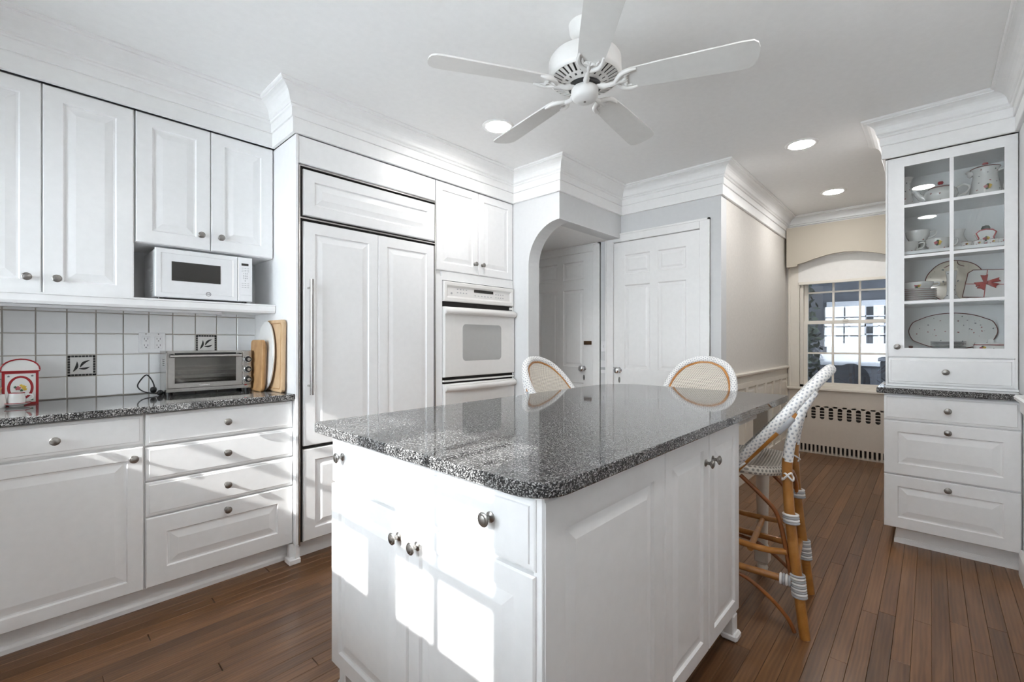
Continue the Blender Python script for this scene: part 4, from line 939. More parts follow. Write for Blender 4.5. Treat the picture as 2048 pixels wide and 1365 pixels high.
# ================================================================== rattan bar stools
def make_stool():
    t = thing('rattan_bar_stool', 'x', 'bar stool', (0, 0, 0), 'rattan bar stools around the island')
    # seat: rounded square cushion of woven cane
    m = MB(); n = 36; SZ = 0.665
    def se(a, s): 
        c_, s_ = cos(a), sin(a); e = 0.62
        return (math.copysign(abs(c_) ** e, c_) * 0.212 * s, math.copysign(abs(s_) ** e, s_) * 0.205 * s + 0.005)
    lay = [(0.88, SZ - 0.040), (0.97, SZ - 0.036), (1.0, SZ - 0.022), (0.985, SZ - 0.006), (0.94, SZ + 0.002), (0.85, SZ - 0.002), (0.6, SZ - 0.006), (0.3, SZ - 0.008)]
    rings = [[m.pt((*se(2 * pi * k / n, s), z)) for k in range(n)] for s, z in lay]
    def uvp(i): p = m.v[i]; return (p.x * 85, p.y * 85)
    for j, (a, b_) in enumerate(zip(rings, rings[1:])):
        for k in range(n):
            k2 = (k + 1) % n; q = (a[k], a[k2], b_[k2], b_[k])
            m.face(q, [uvp(i) for i in q] if j >= 4 else ((k * 2.0, j), (k * 2.0 + 2.0, j), (k * 2.0 + 2.0, j + 1), (k * 2.0, j + 1)))
    m.face(rings[-1], [uvp(i) for i in rings[-1]]); m.face(rings[0][::-1], [uvp(i) for i in rings[0][::-1]])
    m.build('seat', 'weave_seat', t, 60)
    hp = [(-0.207, 0.02, 0.640), (-0.213, -0.07, 0.745), (-0.214, -0.165, 0.862), (-0.195, -0.240, 0.960), (-0.140, -0.300, 1.036), (-0.06, -0.331, 1.072), (0, -0.338, 1.078)]
    full = hp + [(-x, y, z) for x, y, z in reversed(hp[:-1])]
    sp = spline(full, 7)
    m = MB(); m.tube(sp, 0.0215, 14, us=70, vs_=8.0); m.build('hoop_weave', 'weave_rim', t, 60)
    m = MB(); m.tube([(x * 0.90, y + 0.014, z - 0.020) for x, y, z in sp], 0.0085, 8); m.build('inner_cane', 'rattan', t, 60)
    # back panel
    half = spline(hp, 8); half = [p for p in half if p.z > 0.735]; m = MB(); W = 18; rows_ = []
    for p in half:
        r_ = []
        for k in range(W + 1):
            q = 2 * k / W - 1; r_.append(m.pt((p.x * q * -1, p.y - 0.018 * (1 - q * q) * min(1, abs(p.x) / 0.2) + 0.004, p.z)))
        rows_.append(r_)
    l = 0.0; ls = [0.0]
    for p, q in zip(half, half[1:]): l += (q - p).length; ls.append(l)
    for i in range(len(rows_) - 1):
        for k in range(W):
            q = (rows_[i][k], rows_[i][k + 1], rows_[i + 1][k + 1], rows_[i + 1][k])
            def uu(ii, kk): return (-m.v[rows_[ii][kk]].x * 88, ls[ii] * 105)
            m.face(q, [uu(i, k), uu(i, k + 1), uu(i + 1, k + 1), uu(i + 1, k)])
    o = m.build('back_panel', 'weave_panel', t, 60); md = o.modifiers.new('thickness', 'SOLIDIFY'); md.thickness = 0.006; md.offset = 0
    MB().tube([tuple(Vector(half[0]) * 1), (0, half[0].y - 0.02, half[0].z), (-half[0].x, half[0].y, half[0].z)], 0.008, 8, us=62, vs_=4).build('lower_rail', 'weave_rim', t, 60)
    for s in (-1, 1):
        MB().tube(spline([(s * 0.20, 0.012, 0.615), (s * 0.207, -0.045, 0.690), (s * 0.212, -0.125, 0.785), (s * 0.210, -0.195, 0.868), (s * 0.200, -0.225, 0.905)], 5), 0.0155, 12).build('arm_pole', 'rattan', t, 60)
        MB().tube([(s * 0.212, -0.158, 0.825), (s * 0.205, -0.215, 0.890)], 0.019, 12).build('arm_wrap', 'wrap_grey', t, 60)
        # back leg: rattan to the seat, woven above
        lg_ = [(s * 0.203, -0.258, 0.0), (s * 0.198, -0.232, 0.22), (s * 0.190, -0.205, 0.48), (s * 0.187, -0.195, 0.66), (s * 0.188, -0.197, 0.715)]
        lo = MB().tube(spline(lg_, 5), 0.0195, 12).build('back_leg', 'rattan', t, 60)
        MB().tube(spline([(s * 0.188, -0.197, 0.705), (s * 0.193, -0.205, 0.77), (s * 0.198, -0.222, 0.85), (s * 0.190, -0.250, 0.93), (s * 0.165, -0.285, 0.995)], 5), 0.0195, 12, us=62, vs_=6).build('back_post', 'weave_rim', t, 60)
        MB().tube([(s * 0.203, -0.258, 0.0), (s * 0.203, -0.258, 0.006)], 0.0185, 12).build('foot_cap', 'wrap_grey', lo)
        fl = MB().tube([(s * 0.205, 0.215, 0.0), (s * 0.192, 0.175, 0.63)], 0.0165, 12).build('front_leg', 'rattan', t, 60)
        # side stretcher, upper stretcher
        MB().tube([(s * 0.198, -0.232, 0.215), (s * 0.203, 0.205, 0.235)], 0.0145, 12).build('side_stretcher', 'rattan', t, 60)
        MB().tube(spline([(s * 0.186, -0.020, 0.615), (s * 0.190, -0.10, 0.545), (s * 0.192, -0.155, 0.485), (s * 0.192, -0.180, 0.40), (s * 0.196, -0.208, 0.24)], 5), 0.009, 8).build('side_brace', 'rattan_dark', t, 60)
        MB().tube(spline([(s * 0.200, 0.12, 0.205), (s * 0.200, -0.02, 0.190), (s * 0.200, -0.12, 0.135), (s * 0.202, -0.195, 0.065), (s * 0.203, -0.222, 0.012)], 5), 0.0085, 8).build('foot_brace', 'rattan_dark', t, 60)
        for z0_, nn in ((0.455, 4), (0.165, 5), (0.205, 5)):
            for k in range(nn):
                z = z0_ + k * 0.0105; q = z / 0.66; c = (s * (0.203 - 0.016 * q), -0.258 + 0.063 * q + (0.003 if z < 0.3 else -0.002), z)
                MB(Matrix.Translation(c)).tube([((0.0225 if nn == 5 else 0.021) * cos(a), (0.026 if z0_ > 0.4 else 0.024) * sin(a) + (0.006 if z0_ > 0.4 else 0), 0) for a in [2 * pi * i / 12 for i in range(12)]], 0.0055, 6, closed=True).build('binding', 'wrap_white' if k % 2 else 'wrap_grey', t, 60)
        for k in range(4):
            y = -0.205 + k * 0.0105; MB(Matrix.Translation((s * 0.1985, y, 0.216)) @ Matrix.Rotation(pi / 2, 4, 'X')).tube([(0.0195 * cos(a), 0.0195 * sin(a), 0) for a in [2 * pi * i / 12 for i in range(12)]], 0.005, 6, closed=True).build('binding', 'wrap_white' if k % 2 else 'wrap_grey', t, 60)
        # crossed binding at the seat
        MB().tube(spline([(s * 0.170, -0.175, 0.640), (s * 0.205, -0.190, 0.655), (s * 0.206, -0.215, 0.630), (s * 0.175, -0.215, 0.640), (s * 0.168, -0.190, 0.655), (s * 0.205, -0.180, 0.628), (s * 0.206, -0.210, 0.660), (s * 0.172, -0.212, 0.625)], 5), 0.004, 6).build('seat_binding', 'wrap_white', t, 60)
        for k in range(4): MB(Matrix.Translation((s * 0.204, 0.000 - k * 0.009, 0.636 + k * 0.009)) @ Matrix.Rotation(radians(-45), 4, 'X')).tube([(0.022 * cos(a), 0.030 * sin(a), 0) for a in [2 * pi * i / 12 for i in range(12)]], 0.0045, 6, closed=True).build('binding', 'wrap_white' if k % 2 else 'wrap_grey', t, 60)
    MB().tube([(-0.196, -0.218, 0.245), (0.196, -0.218, 0.245)], 0.014, 12).build('back_stretcher', 'rattan', t, 60)
    MB().tube([(-0.201, 0.205, 0.27), (0.201, 0.205, 0.27)], 0.016, 12).build('footrest', 'rattan', t, 60)
    MB().tube([(-0.194, -0.06, 0.31), (0.194, -0.06, 0.31)], 0.013, 12).build('cross_stretcher', 'rattan', t, 60)
    for s in (-1, 1): MB().tube(spline([(s * 0.19, 0.185, 0.35), (s * 0.18, 0.07, 0.33), (s * 0.19, -0.10, 0.318), (s * 0.194, -0.195, 0.33)], 5), 0.013, 12).build('upper_stretcher', 'rattan', t, 60)
    for s in (-1, 1): MB().tube(spline([(s * 0.194, -0.205, 0.42), (s * 0.15, -0.205, 0.53), (s * 0.06, -0.198, 0.60), (0, -0.195, 0.615)], 5), 0.009, 8).build('back_brace', 'rattan_dark', t, 60)
    return t
st = make_stool(); st.name = 'rattan_bar_stool'
st['label'] = 'rattan bar stool with woven hoop back beside the cream turned leg, facing the island'
def place(o, x, y, rz): o.location = (x, y, 0); o.rotation_euler = (0, 0, radians(rz))
s2 = copy_tree(st); s2['label'] = 'rattan bar stool behind the island in front of the oven cabinet and archway'
s3 = copy_tree(st); s3['label'] = 'rattan bar stool at the end of the island in front of the six-panel door'
place(st, 2.300, 0.652, 7); place(s2, 2.29, 1.585, 182); place(s3, 2.735, 1.085, 92)
# ================================================================== china hutch
HX, HU = 3.466, 3.600
HY0, HY1 = YR + 0.001, 0.205
hb = thing('drawer_cabinet', 'white base cabinet with three drawers under the glass cabinet', 'cabinet', (3.7, -0.07, 0))
MB().box(HX + 0.021, 3.962, HY0, HY1, 0.10, 0.892).build('body', 'white_paint', hb)
MB().box(3.536, 3.95, HY0, HY1 - 0.055, 0, 0.10).build('toe_kick', 'white_paint', hb)
MB().sweep([(3.95, HY1 - 0.055), (3.536, HY1 - 0.055), (3.536, HY0)], [(0, 0), (0.012, 0), (0.012, 0.018), (0.005, 0.028), (0, 0.03)]).build('shoe_moulding', 'white_paint', hb)
FH = frame((HX, 0, 0), '-x'); u0, u1 = -HY1, -HY0 - 0.004
d = slab_front('drawer', hb, FH, u0, u1, 0.740, 0.884); knob(d, FH, 0.068, 0.812)
d = panel_front('deep_drawer', hb, FH, u0, u1, 0.422, 0.732, 0.062); knob(d, FH, 0.068, 0.692)
d = panel_front('deep_drawer', hb, FH, u0, u1, 0.106, 0.413, 0.062); knob(d, FH, 0.068, 0.374)
tag(MB().box(3.438, 3.963, HY0, 0.238, 0.893, 0.926, 0.003).build('hutch_worktop', 'granite'), 'short black granite top on the hutch base', 'worktop')
hu = thing('china_hutch', 'white glass-fronted china cabinet with eight panes beside the nook', 'cabinet', (3.78, -0.07, 0.926))
FU2 = frame((HU, 0, 0), '-x')
XBk = 3.962
for q, nm in (((HU + 0.021, XBk, HY1 - 0.018, HY1, 0.927, 2.318), 'side_panel'), ((HU + 0.021, XBk, HY0, HY0 + 0.018, 0.927, 2.318), 'side_panel'), ((XBk - 0.012, XBk, HY0 + 0.018, HY1 - 0.018, 0.927, 2.318), 'back_panel'),
              ((HU + 0.021, XBk - 0.012, HY0 + 0.018, HY1 - 0.018, 2.27, 2.318), 'top_panel'), ((HU + 0.021, XBk - 0.012, HY0 + 0.018, HY1 - 0.018, 0.927, 1.142), 'drawer_box'), ((HU, HU + 0.021, HY0, HY1, 0.927, 0.938), 'bottom_rail')):
    MB().box(*q).build(nm, 'white_paint', hu)
SHZ = (1.4385, 1.745, 2.030)
for z in SHZ: MB().box(HU + 0.045, XBk - 0.012, HY0 + 0.018, HY1 - 0.018, z - 0.018, z).build('shelf', 'white_paint', hu)
d = slab_front('drawer', hu, FU2, u0 + 0.012, u1 - 0.010, 0.944, 1.098); knob(d, FU2, 0.062, 1.020)
GU0, GU1, GZ0, GZ1 = -0.118, 0.291, 1.158, 2.252
DU0, DU1 = u0 + 0.012, u1 - 0.010
dr = MB(FU2); 
for q in ((DU0, GU0, 1.106, 2.312), (GU1, DU1, 1.106, 2.312), (GU0, GU1, 1.106, GZ0), (GU0, GU1, GZ1, 2.312)): dr.box(q[0], q[1], q[2], q[3], -0.02, 0.0)
d = dr.build('glass_door', 'white_paint', hu); knob(d, FU2, -0.150, 1.165)
e = MB(FU2)
for q in ((GU0 - 0.008, GU0, GZ0, GZ1), (GU1, GU1 + 0.008, GZ0, GZ1), (GU0 - 0.008, GU1 + 0.008, GZ0 - 0.008, GZ0), (GU0 - 0.008, GU1 + 0.008, GZ1, GZ1 + 0.008)): e.box(*q, 0, 0.003)
e.build('bead', 'white_paint', d)
HM = (1.432, 1.707, 2.012); UMm = 0.0865
mu = MB(FU2); mu.box(UMm - 0.0085, UMm + 0.0085, GZ0, GZ1, -0.018, 0.001)
for z in HM:
    mu.box(GU0, UMm - 0.0085, z - 0.0085, z + 0.0085, -0.018, 0.001); mu.box(UMm + 0.0085, GU1, z - 0.0085, z + 0.0085, -0.018, 0.001)
mu.build('muntins', 'white_paint', d)
zz = (GZ0,) + HM + (GZ1,)
for i in range(4):
    for a, c in ((GU0, UMm), (UMm, GU1)): MB(FU2).box(a, c, zz[i], zz[i + 1], -0.011, -0.009).build('pane', 'glass', d)
MB(FU2).box(DU1 + 0.0, DU1 + 0.010, 0.944, 2.312, -0.02, -0.002).build('side_stile', 'white_paint', hu)
MB(FU2).box(u0, DU0 - 0.002, 0.938, 2.312, -0.02, -0.001).build('side_stile', 'white_paint', hu)

# ------------------------------------------------------------------ china inside the hutch (positions by shelf)
S1, S2, S3, S4 = 1.1425, SHZ[0], SHZ[1], SHZ[2]
G4, G3, G2, G1 = 'china on the top hutch shelf', 'china on the second hutch shelf', 'china on the third hutch shelf', 'china on the bottom hutch shelf'
def ring_(t, c, r, z, rad=0.0018, mat='brown_rim', sx=1.0, sy=1.0, name='rim'):
    return MB().tube([(c[0] + r * sx * cos(a), c[1] + r * sy * sin(a), z) for a in [2 * pi * k / 28 for k in range(28)]], rad, 6, closed=True).build(name, mat, t, 60)
def flower(t, x, y, z, s=0.010, big=False):
    """painted bouquet facing -x"""
    Fq = frame((x, y, z), '-x')
    for (u, v, r_, mt) in ((-0.4, 0.0, 0.75, 'flower_rose'), (0.55, 0.25, 0.7, 'flower_yellow'), (0.45, -0.5, 0.45, 'flower_yellow'), (-0.2, -0.75, 0.45, 'leaf_green'), (0.05, 0.8, 0.4, 'leaf_green')):
        MB(Fq).prism([(s * (u + r_ * (1 + 0.2 * sin(5 * a)) * cos(a)), s * (v + r_ * (1 + 0.2 * sin(5 * a)) * sin(a))) for a in [2 * pi * k / 15 for k in range(15)]], -0.001, 0.0012).build('painted_flower', mt, t)
# top shelf
def rescale(t, k):
    """enlarge a finished piece about its base"""
    t.scale = (k, k, k)
t = thing('china_vase', 'tall white floral vase at the left of the top hutch shelf', 'vase', (3.78, 0.130, S4), G4)
c = (3.78, 0.130, S4)
MB().lathe([(r_ * 1.12, z_ * 1.3) for r_, z_ in [(0, 0), (0.040, 0), (0.046, 0.03), (0.040, 0.075), (0.030, 0.105), (0.036, 0.135), (0.046, 0.150), (0.043, 0.150), (0.030, 0.12), (0, 0.11)]], 28, c).build('body', 'floral_china', t, 50)
t = thing('china_teapot', 'white floral teapot with red knob on the top hutch shelf', 'teapot', (3.735, -0.042, S4), G4); c = (3.735, -0.042, S4)
MB().lathe([(0, 0), (0.038, 0), (0.052, 0.012), (0.062, 0.035), (0.058, 0.058), (0.042, 0.070), (0, 0.071)], 28, c).build('body', 'floral_china', t, 50)
ld = MB().lathe([(0.044, 0.069), (0.036, 0.078), (0.012, 0.084), (0.006, 0.088), (0, 0.088)], 24, c).build('lid', 'floral_china', t, 50); MB().lathe([(0.005, 0.086), (0.011, 0.094), (0.009, 0.102), (0, 0.104)], 14, c).build('knob', 'red_glaze', ld, 50)
MB().tube(spline([(c[0], c[1] + 0.050, c[2] + 0.028), (c[0], c[1] + 0.075, c[2] + 0.045), (c[0], c[1] + 0.088, c[2] + 0.070), (c[0], c[1] + 0.100, c[2] + 0.078)], 5), [0.016] * 5 + [0.012] * 5 + [0.009] * 6, 10).build('spout', 'porcelain', t, 60)
MB().tube(spline([(c[0], c[1] - 0.052, c[2] + 0.060), (c[0], c[1] - 0.080, c[2] + 0.072), (c[0], c[1] - 0.098, c[2] + 0.055), (c[0], c[1] - 0.085, c[2] + 0.030), (c[0], c[1] - 0.055, c[2] + 0.015)], 5), 0.0045, 8).build('handle', 'porcelain', t, 60)
ring_(t, c, 0.044, c[2] + 0.070); ring_(t, c, 0.040, c[2] + 0.002)
rescale(t, 1.25)
t = thing('china_coffee_pot', 'tall white coffee pot with lid and handle at the right of the top hutch shelf', 'coffee pot', (3.81, -0.232, S4), G4); c = (3.81, -0.232, S4)
MB().lathe([(0, 0), (0.056, 0), (0.060, 0.02), (0.054, 0.07), (0.045, 0.12), (0.050, 0.150), (0.054, 0.156), (0, 0.158)], 28, c).build('body', 'floral_china', t, 50)
ld = MB().lathe([(0.052, 0.157), (0.040, 0.166), (0.014, 0.172), (0, 0.172)], 24, c).build('lid', 'floral_china', t, 50); MB().lathe([(0.006, 0.170), (0.012, 0.178), (0.010, 0.186), (0, 0.188)], 14, c).build('knob', 'red_glaze', ld, 50)
ring_(t, c, 0.054, c[2] + 0.157, 0.0022)
MB().tube(spline([(c[0] - 0.01, c[1] - 0.044, c[2] + 0.135), (c[0] - 0.02, c[1] - 0.078, c[2] + 0.140), (c[0] - 0.02, c[1] - 0.082, c[2] + 0.10), (c[0] - 0.015, c[1] - 0.064, c[2] + 0.05), (c[0] - 0.01, c[1] - 0.070, c[2] + 0.045)], 5), 0.006, 8).build('handle', 'porcelain', t, 60)
MB().tube(spline([(c[0], c[1] + 0.044, c[2] + 0.13), (c[0], c[1] + 0.058, c[2] + 0.145), (c[0], c[1] + 0.066, c[2] + 0.154)], 4), [0.016] * 4 + [0.010] * 5, 10).build('spout', 'porcelain', t, 60)
flower(t, c[0] - 0.060, c[1] - 0.005, c[2] + 0.05, 0.012)
rescale(t, 1.14)
# second shelf: cups, creamer, framed jar, tray of small bowls
def cup(x, y, z, label, hside):
    t = thing('china_cup', label, 'cup', (x, y, z), 'white floral cups on the second hutch shelf')
    MB().lathe([(0, 0), (0.028, 0), (0.030, 0.004), (0.042, 0.028), (0.045, 0.052), (0.042, 0.052), (0.038, 0.028), (0.024, 0.008), (0, 0.008)], 24, (x, y, z)).build('bowl', 'floral_china', t, 50)
    t.scale = (1.3, 1.3, 1.3)
    MB().tube(spline([(x - 0.005, y + hside * 0.040, z + 0.042), (x - 0.012, y + hside * 0.062, z + 0.044), (x - 0.012, y + hside * 0.060, z + 0.022), (x - 0.005, y + hside * 0.036, z + 0.014)], 5), 0.0035, 8).build('handle', 'porcelain', t, 60)
    return t
cup(3.74, 0.112, S3, 'white floral cup at the left end of the second hutch shelf', -1)
t = cup(3.73, -0.032, S3, 'white floral cup with a yellow posy on the second hutch shelf', -1); flower(t, 3.73 - 0.043, -0.030, S3 + 0.030, 0.011)
cup(3.76, 0.060, S3 + 0.0672, 'white floral cup stacked on the two lower cups', -1)
cup(3.875, 0.04, S3, 'white floral cup at the back of the second hutch shelf', -1)
t = thing('china_creamer', 'white fluted creamer with a wide foot on the second hutch shelf', 'creamer', (3.80, -0.118, S3), G3); c = (3.80, -0.118, S3)
MB().lathe([(0, 0), (0.052, 0), (0.056, 0.012), (0.038, 0.035), (0.024, 0.060), (0.021, 0.080), (0.027, 0.100), (0.024, 0.100), (0.017, 0.080), (0, 0.07)], 28, c).build('body', 'porcelain', t, 50); ring_(t, c, 0.0545, c[2] + 0.003); rescale(t, 1.22)
t = thing('framed_tea_jar', 'scalloped white jar with red painted frame and dark stopper on the second hutch shelf', 'jar', (3.82, -0.235, S3), G3)
Fq = frame((3.80, -0.235, S3 + 0.020), '-x')
out = [(-0.040, 0), (0.040, 0), (0.034, 0.035), (0.046, 0.068), (0.030, 0.084), (0, 0.090), (-0.030, 0.084), (-0.046, 0.068), (-0.034, 0.035)]
MB(Fq).prism(out, -0.045, 0, 0.003).build('body', 'porcelain', t, 30); MB(Fq).tube([(x * 0.88, 0.006 + y * 0.90, 0.001) for x, y in out], 0.0038, 6, closed=True, flat=0.5).build('painted_frame', 'red_glaze', t, 60)
flower(t, 3.799, -0.235, S3 + 0.052, 0.012)
MB().lathe([(0.016, 0.106), (0.020, 0.116), (0.014, 0.130), (0, 0.134)], 16, (3.825, -0.235, S3)).build('stopper', 'hedge', t, 50); MB().box(3.80, 3.85, -0.265, -0.205, S3, S3 + 0.021).build('base', 'porcelain', t)
for k, (yb, lb) in enumerate(((-0.150, 'small white floral dish beside the creamer on the second hutch shelf'), (-0.200, 'small white floral dish before the framed jar'), (-0.255, 'small white floral dish before the right edge of the framed jar'), (-0.297, 'small white floral dish at the right end of the second hutch shelf'))):
    t = thing('condiment_dish', lb, 'bowl', (3.70, yb, S3), 'small dishes on the second hutch shelf')
    MB().lathe([(0, 0), (0.019, 0), (0.021, 0.004), (0.025, 0.028), (0.022, 0.028), (0.018, 0.006), (0, 0.005)], 20, (3.70, yb, S3)).build('bowl', 'floral_china', t, 50)
    ring_(t, (3.70, yb), 0.0238, S3 + 0.028, 0.0012); flower(t, 3.70 - 0.024, yb, S3 + 0.014, 0.005)
# third shelf
ORD = ('lowest', 'second lowest', 'third lowest', 'third highest', 'second highest', 'topmost')
for k in range(6):
    t = thing('soup_plate', ORD[k] + ' red-rimmed plate in the stack of six under the handled bowl', 'plate', (3.74, 0.060, S2 + k * 0.0125), 'stack of plates under the bowl')
    z = S2 + k * 0.0125
    MB().lathe([(0, 0), (0.050, 0), (0.055, 0.004), (0.086, 0.012), (0.087, 0.0165), (0.080, 0.0170), (0.052, 0.0127), (0, 0.0126)], 28, (3.74, 0.060, z)).build('plate_body', 'porcelain', t, 50); ring_(t, (3.74, 0.060), 0.0865, z + 0.0150, 0.0013)
t = thing('handled_bowl', 'white floral bowl with side handle on top of the plate stack', 'bowl', (3.74, 0.062, S2 + 0.0749), G2); c = (3.74, 0.062, S2 + 0.0749)
MB().lathe([(0, 0), (0.050, 0), (0.058, 0.006), (0.072, 0.030), (0.075, 0.046), (0.071, 0.046), (0.064, 0.026), (0.045, 0.008), (0, 0.007)], 28, c).build('bowl', 'floral_china', t, 50); ring_(t, c, 0.073, c[2] + 0.046)
MB().tube(spline([(c[0], c[1] - 0.070, c[2] + 0.040), (c[0], c[1] - 0.094, c[2] + 0.042), (c[0], c[1] - 0.096, c[2] + 0.026), (c[0], c[1] - 0.066, c[2] + 0.022)], 5), 0.0045, 8).build('handle', 'porcelain', t, 60); flower(t, c[0] - 0.068, c[1] - 0.002, c[2] + 0.024, 0.013)
t = thing('scalloped_platter', 'large round cream floral platter with scalloped red edge on the third hutch shelf', 'platter', (3.90, -0.105, S2), G2)
def scal(r, n=72): return [((r * (1 + 0.03 * abs(sin(2.5 * a))) * cos(a)), (0.135 + r * (1 + 0.03 * abs(sin(2.5 * a))) * sin(a))) for a in [2 * pi * k / n for k in range(n)]]
LB = Matrix.Translation((3.895, -0.105, S2 + 0.002)) @ Matrix.Rotation(radians(11), 4, 'Y') @ frame((0, 0, 0), '-x')
MB(LB).prism(scal(0.128), 0, 0.009, 0.002).build('plate_body', 'floral_cream', t, 40); MB(LB).tube([(x, y, 0.008) for x, y in scal(0.128)], 0.0026, 6, closed=True).build('rim', 'brown_rim', t, 60)
for s in (-1, 1): MB(LB).tube(spline([(s * 0.015, 0.258, 0.011), (s * 0.020, 0.238, 0.011), (s * 0.045, 0.222, 0.011)], 5), 0.002, 6).build('painted_scroll', 'brown_rim', t)
t = thing('china_candlestick', 'slim white floral candlestick behind the hutch mullion on the third shelf', 'candlestick', (3.72, -0.088, S2), G2); c = (3.72, -0.088, S2)
MB().lathe([(0, 0), (0.042, 0), (0.040, 0.006), (0.024, 0.028), (0.019, 0.06), (0.020, 0.13), (0.025, 0.175), (0.022, 0.175), (0, 0.16)], 24, c).build('body', 'floral_china', t, 50); ring_(t, c, 0.041, c[2] + 0.003)
t = thing('gift_box_plate', 'square white dish painted as a parcel with a red ribbon bow', 'plate', (3.80, -0.224, S2), G2)
LB = Matrix.Translation((3.83, -0.224, S2 + 0.002)) @ Matrix.Rotation(radians(20), 4, 'Y') @ frame((0, 0, 0), '-x') @ Matrix.Rotation(radians(-6), 4, 'Z')
pz = [(-0.085, 0.012), (0.085, 0.012), (0.092, 0.19), (-0.072, 0.185)]
MB(LB).prism([(-0.088, 0.012), (0.068, 0.012), (0.090, 0.022), (0.092, 0.195), (-0.058, 0.190), (-0.078, 0.17)], 0, 0.014, 0.003).build('plate_body', 'porcelain', t, 40)
MB(LB).tube([(x, y, 0.0135) for x, y in ((-0.088, 0.012), (0.068, 0.012), (0.090, 0.022), (0.092, 0.195), (-0.058, 0.190), (-0.078, 0.17))], 0.0024, 6, closed=True).build('rim', 'brown_rim', t)
st_ = MB(LB); st_.box(-0.086, 0.090, 0.096, 0.099, 0.014, 0.0155); st_.box(0.0, 0.0035, 0.014, 0.192, 0.014, 0.0155); st_.build('ribbon_lines', 'ribbon_red', t)
bw = MB(LB); Cb = Vector((0.0, 0.105))
for ang, ln, wd in ((100, 0.050, 0.016), (20, 0.062, 0.012), (-22, 0.055, 0.013), (200, 0.045, 0.014), (248, 0.045, 0.017)):
    a = radians(ang); dx, dy = cos(a), sin(a); nx, ny = -dy, dx
    bw.prism([(Cb.x + nx * 0.005, Cb.y + ny * 0.005), (Cb.x - nx * 0.005, Cb.y - ny * 0.005), (Cb.x + dx * ln - nx * wd, Cb.y + dy * ln - ny * wd), (Cb.x + dx * ln * 0.9, Cb.y + dy * ln * 0.9), (Cb.x + dx * ln + nx * wd, Cb.y + dy * ln + ny * wd)], 0.015, 0.024)
bw.prism([(Cb.x + 0.011 * cos(a), Cb.y + 0.011 * sin(a)) for a in [2 * pi * k / 12 for k in range(12)]], 0.015, 0.028, 0.003); bw.build('bow', 'ribbon_red', t)
# bottom shelf
t = thing('oval_serving_platter', 'very large oval white platter with brown rim at the back of the bottom hutch shelf', 'platter', (3.92, -0.075, S1), G1)
def ovp(s): 
    P = []
    for k in range(72):
        a = 2 * pi * k / 72; r1, r2 = 0.198 * s, 0.113 * s; e = 1 + 0.035 * math.exp(-((abs(cos(a)) - 0.86) / 0.08) ** 2)
        P.append((r1 * e * cos(a), 0.118 + r2 * e * sin(a)))
    return P
LB = Matrix.Translation((3.915, -0.092, S1 + 0.002)) @ Matrix.Rotation(radians(8), 4, 'Y') @ frame((0, 0, 0), '-x')
MB(LB).prism(ovp(1.0), 0, 0.008, 0.002).build('plate_body', 'floral_china', t, 40); MB(LB).tube([(x, y, 0.008) for x, y in ovp(1.0)], 0.0025, 6, closed=True).build('rim', 'brown_rim', t, 60)
for k in range(6):
    z = S1 + k * 0.0085; t = thing('dessert_plate', ORD[k] + ' dark-rimmed plate in the low stack before the big oval platter', 'plate', (3.77, -0.075, z), 'low stack of dessert plates')
    MB().lathe([(0, 0), (0.045, 0), (0.048, 0.003), (0.076, 0.008), (0.077, 0.0112), (0.070, 0.0115), (0.047, 0.0087), (0, 0.0086)], 28, (3.77, -0.075, z)).build('plate_body', 'porcelain', t, 50); ring_(t, (3.77, -0.075), 0.0765, z + 0.009, 0.0011, 'flower_grey')
t = thing('covered_butter_dish', 'rectangular white lidded dish with red rim at the right of the bottom hutch shelf', 'dish', (3.74, -0.250, S1), G1)
MB().prism([(3.70 + 0 * x, 0) for x in ()] or rrect(3.695, 3.80, -0.322, -0.180, 0.02), S1, S1 + 0.034, 0.004).build('dish', 'floral_china', t, 40)
ld = MB().prism(rrect(3.70, 3.795, -0.318, -0.184, 0.02), S1 + 0.036, S1 + 0.048, 0.004).build('lid', 'porcelain', t, 40); MB().tube([(x, y, S1 + 0.035) for x, y in rrect(3.695, 3.80, -0.322, -0.180, 0.02)], 0.0022, 6, closed=True).build('rim', 'red_glaze', t, 60)
MB(frame((3.745, -0.250, S1 + 0.046), '-x')).prism([(-0.013, 0), (0.013, 0), (0.012, 0.018), (0.006, 0.023), (-0.006, 0.023), (-0.012, 0.018)], -0.006, 0.006).build('finial', 'porcelain', ld); flower(t, 3.694, -0.215, S1 + 0.017, 0.011)
t = thing('round_lid_dish', 'low round white dish with red knob at the left of the bottom hutch shelf', 'dish', (3.74, 0.095, S1), G1)
MB().lathe([(0, 0), (0.05, 0), (0.056, 0.008), (0.050, 0.012), (0, 0.013)], 24, (3.74, 0.095, S1)).build('dish', 'porcelain', t, 50); MB().lathe([(0.004, 0.012), (0.012, 0.018), (0.009, 0.026), (0, 0.028)], 14, (3.74, 0.092, S1)).build('knob', 'brown_rim', t, 50)
t = thing('shallow_oval_dish', 'shallow white oval dish before the big oval platter', 'dish', (3.68, 0.005, S1), G1)
MB().lathe([(0, 0), (0.04, 0), (0.055, 0.010), (0.052, 0.0105), (0.038, 0.004), (0, 0.004)], 24, (3.68, 0.005, S1), 0.7, 1.1).build('dish', 'porcelain', t, 50)

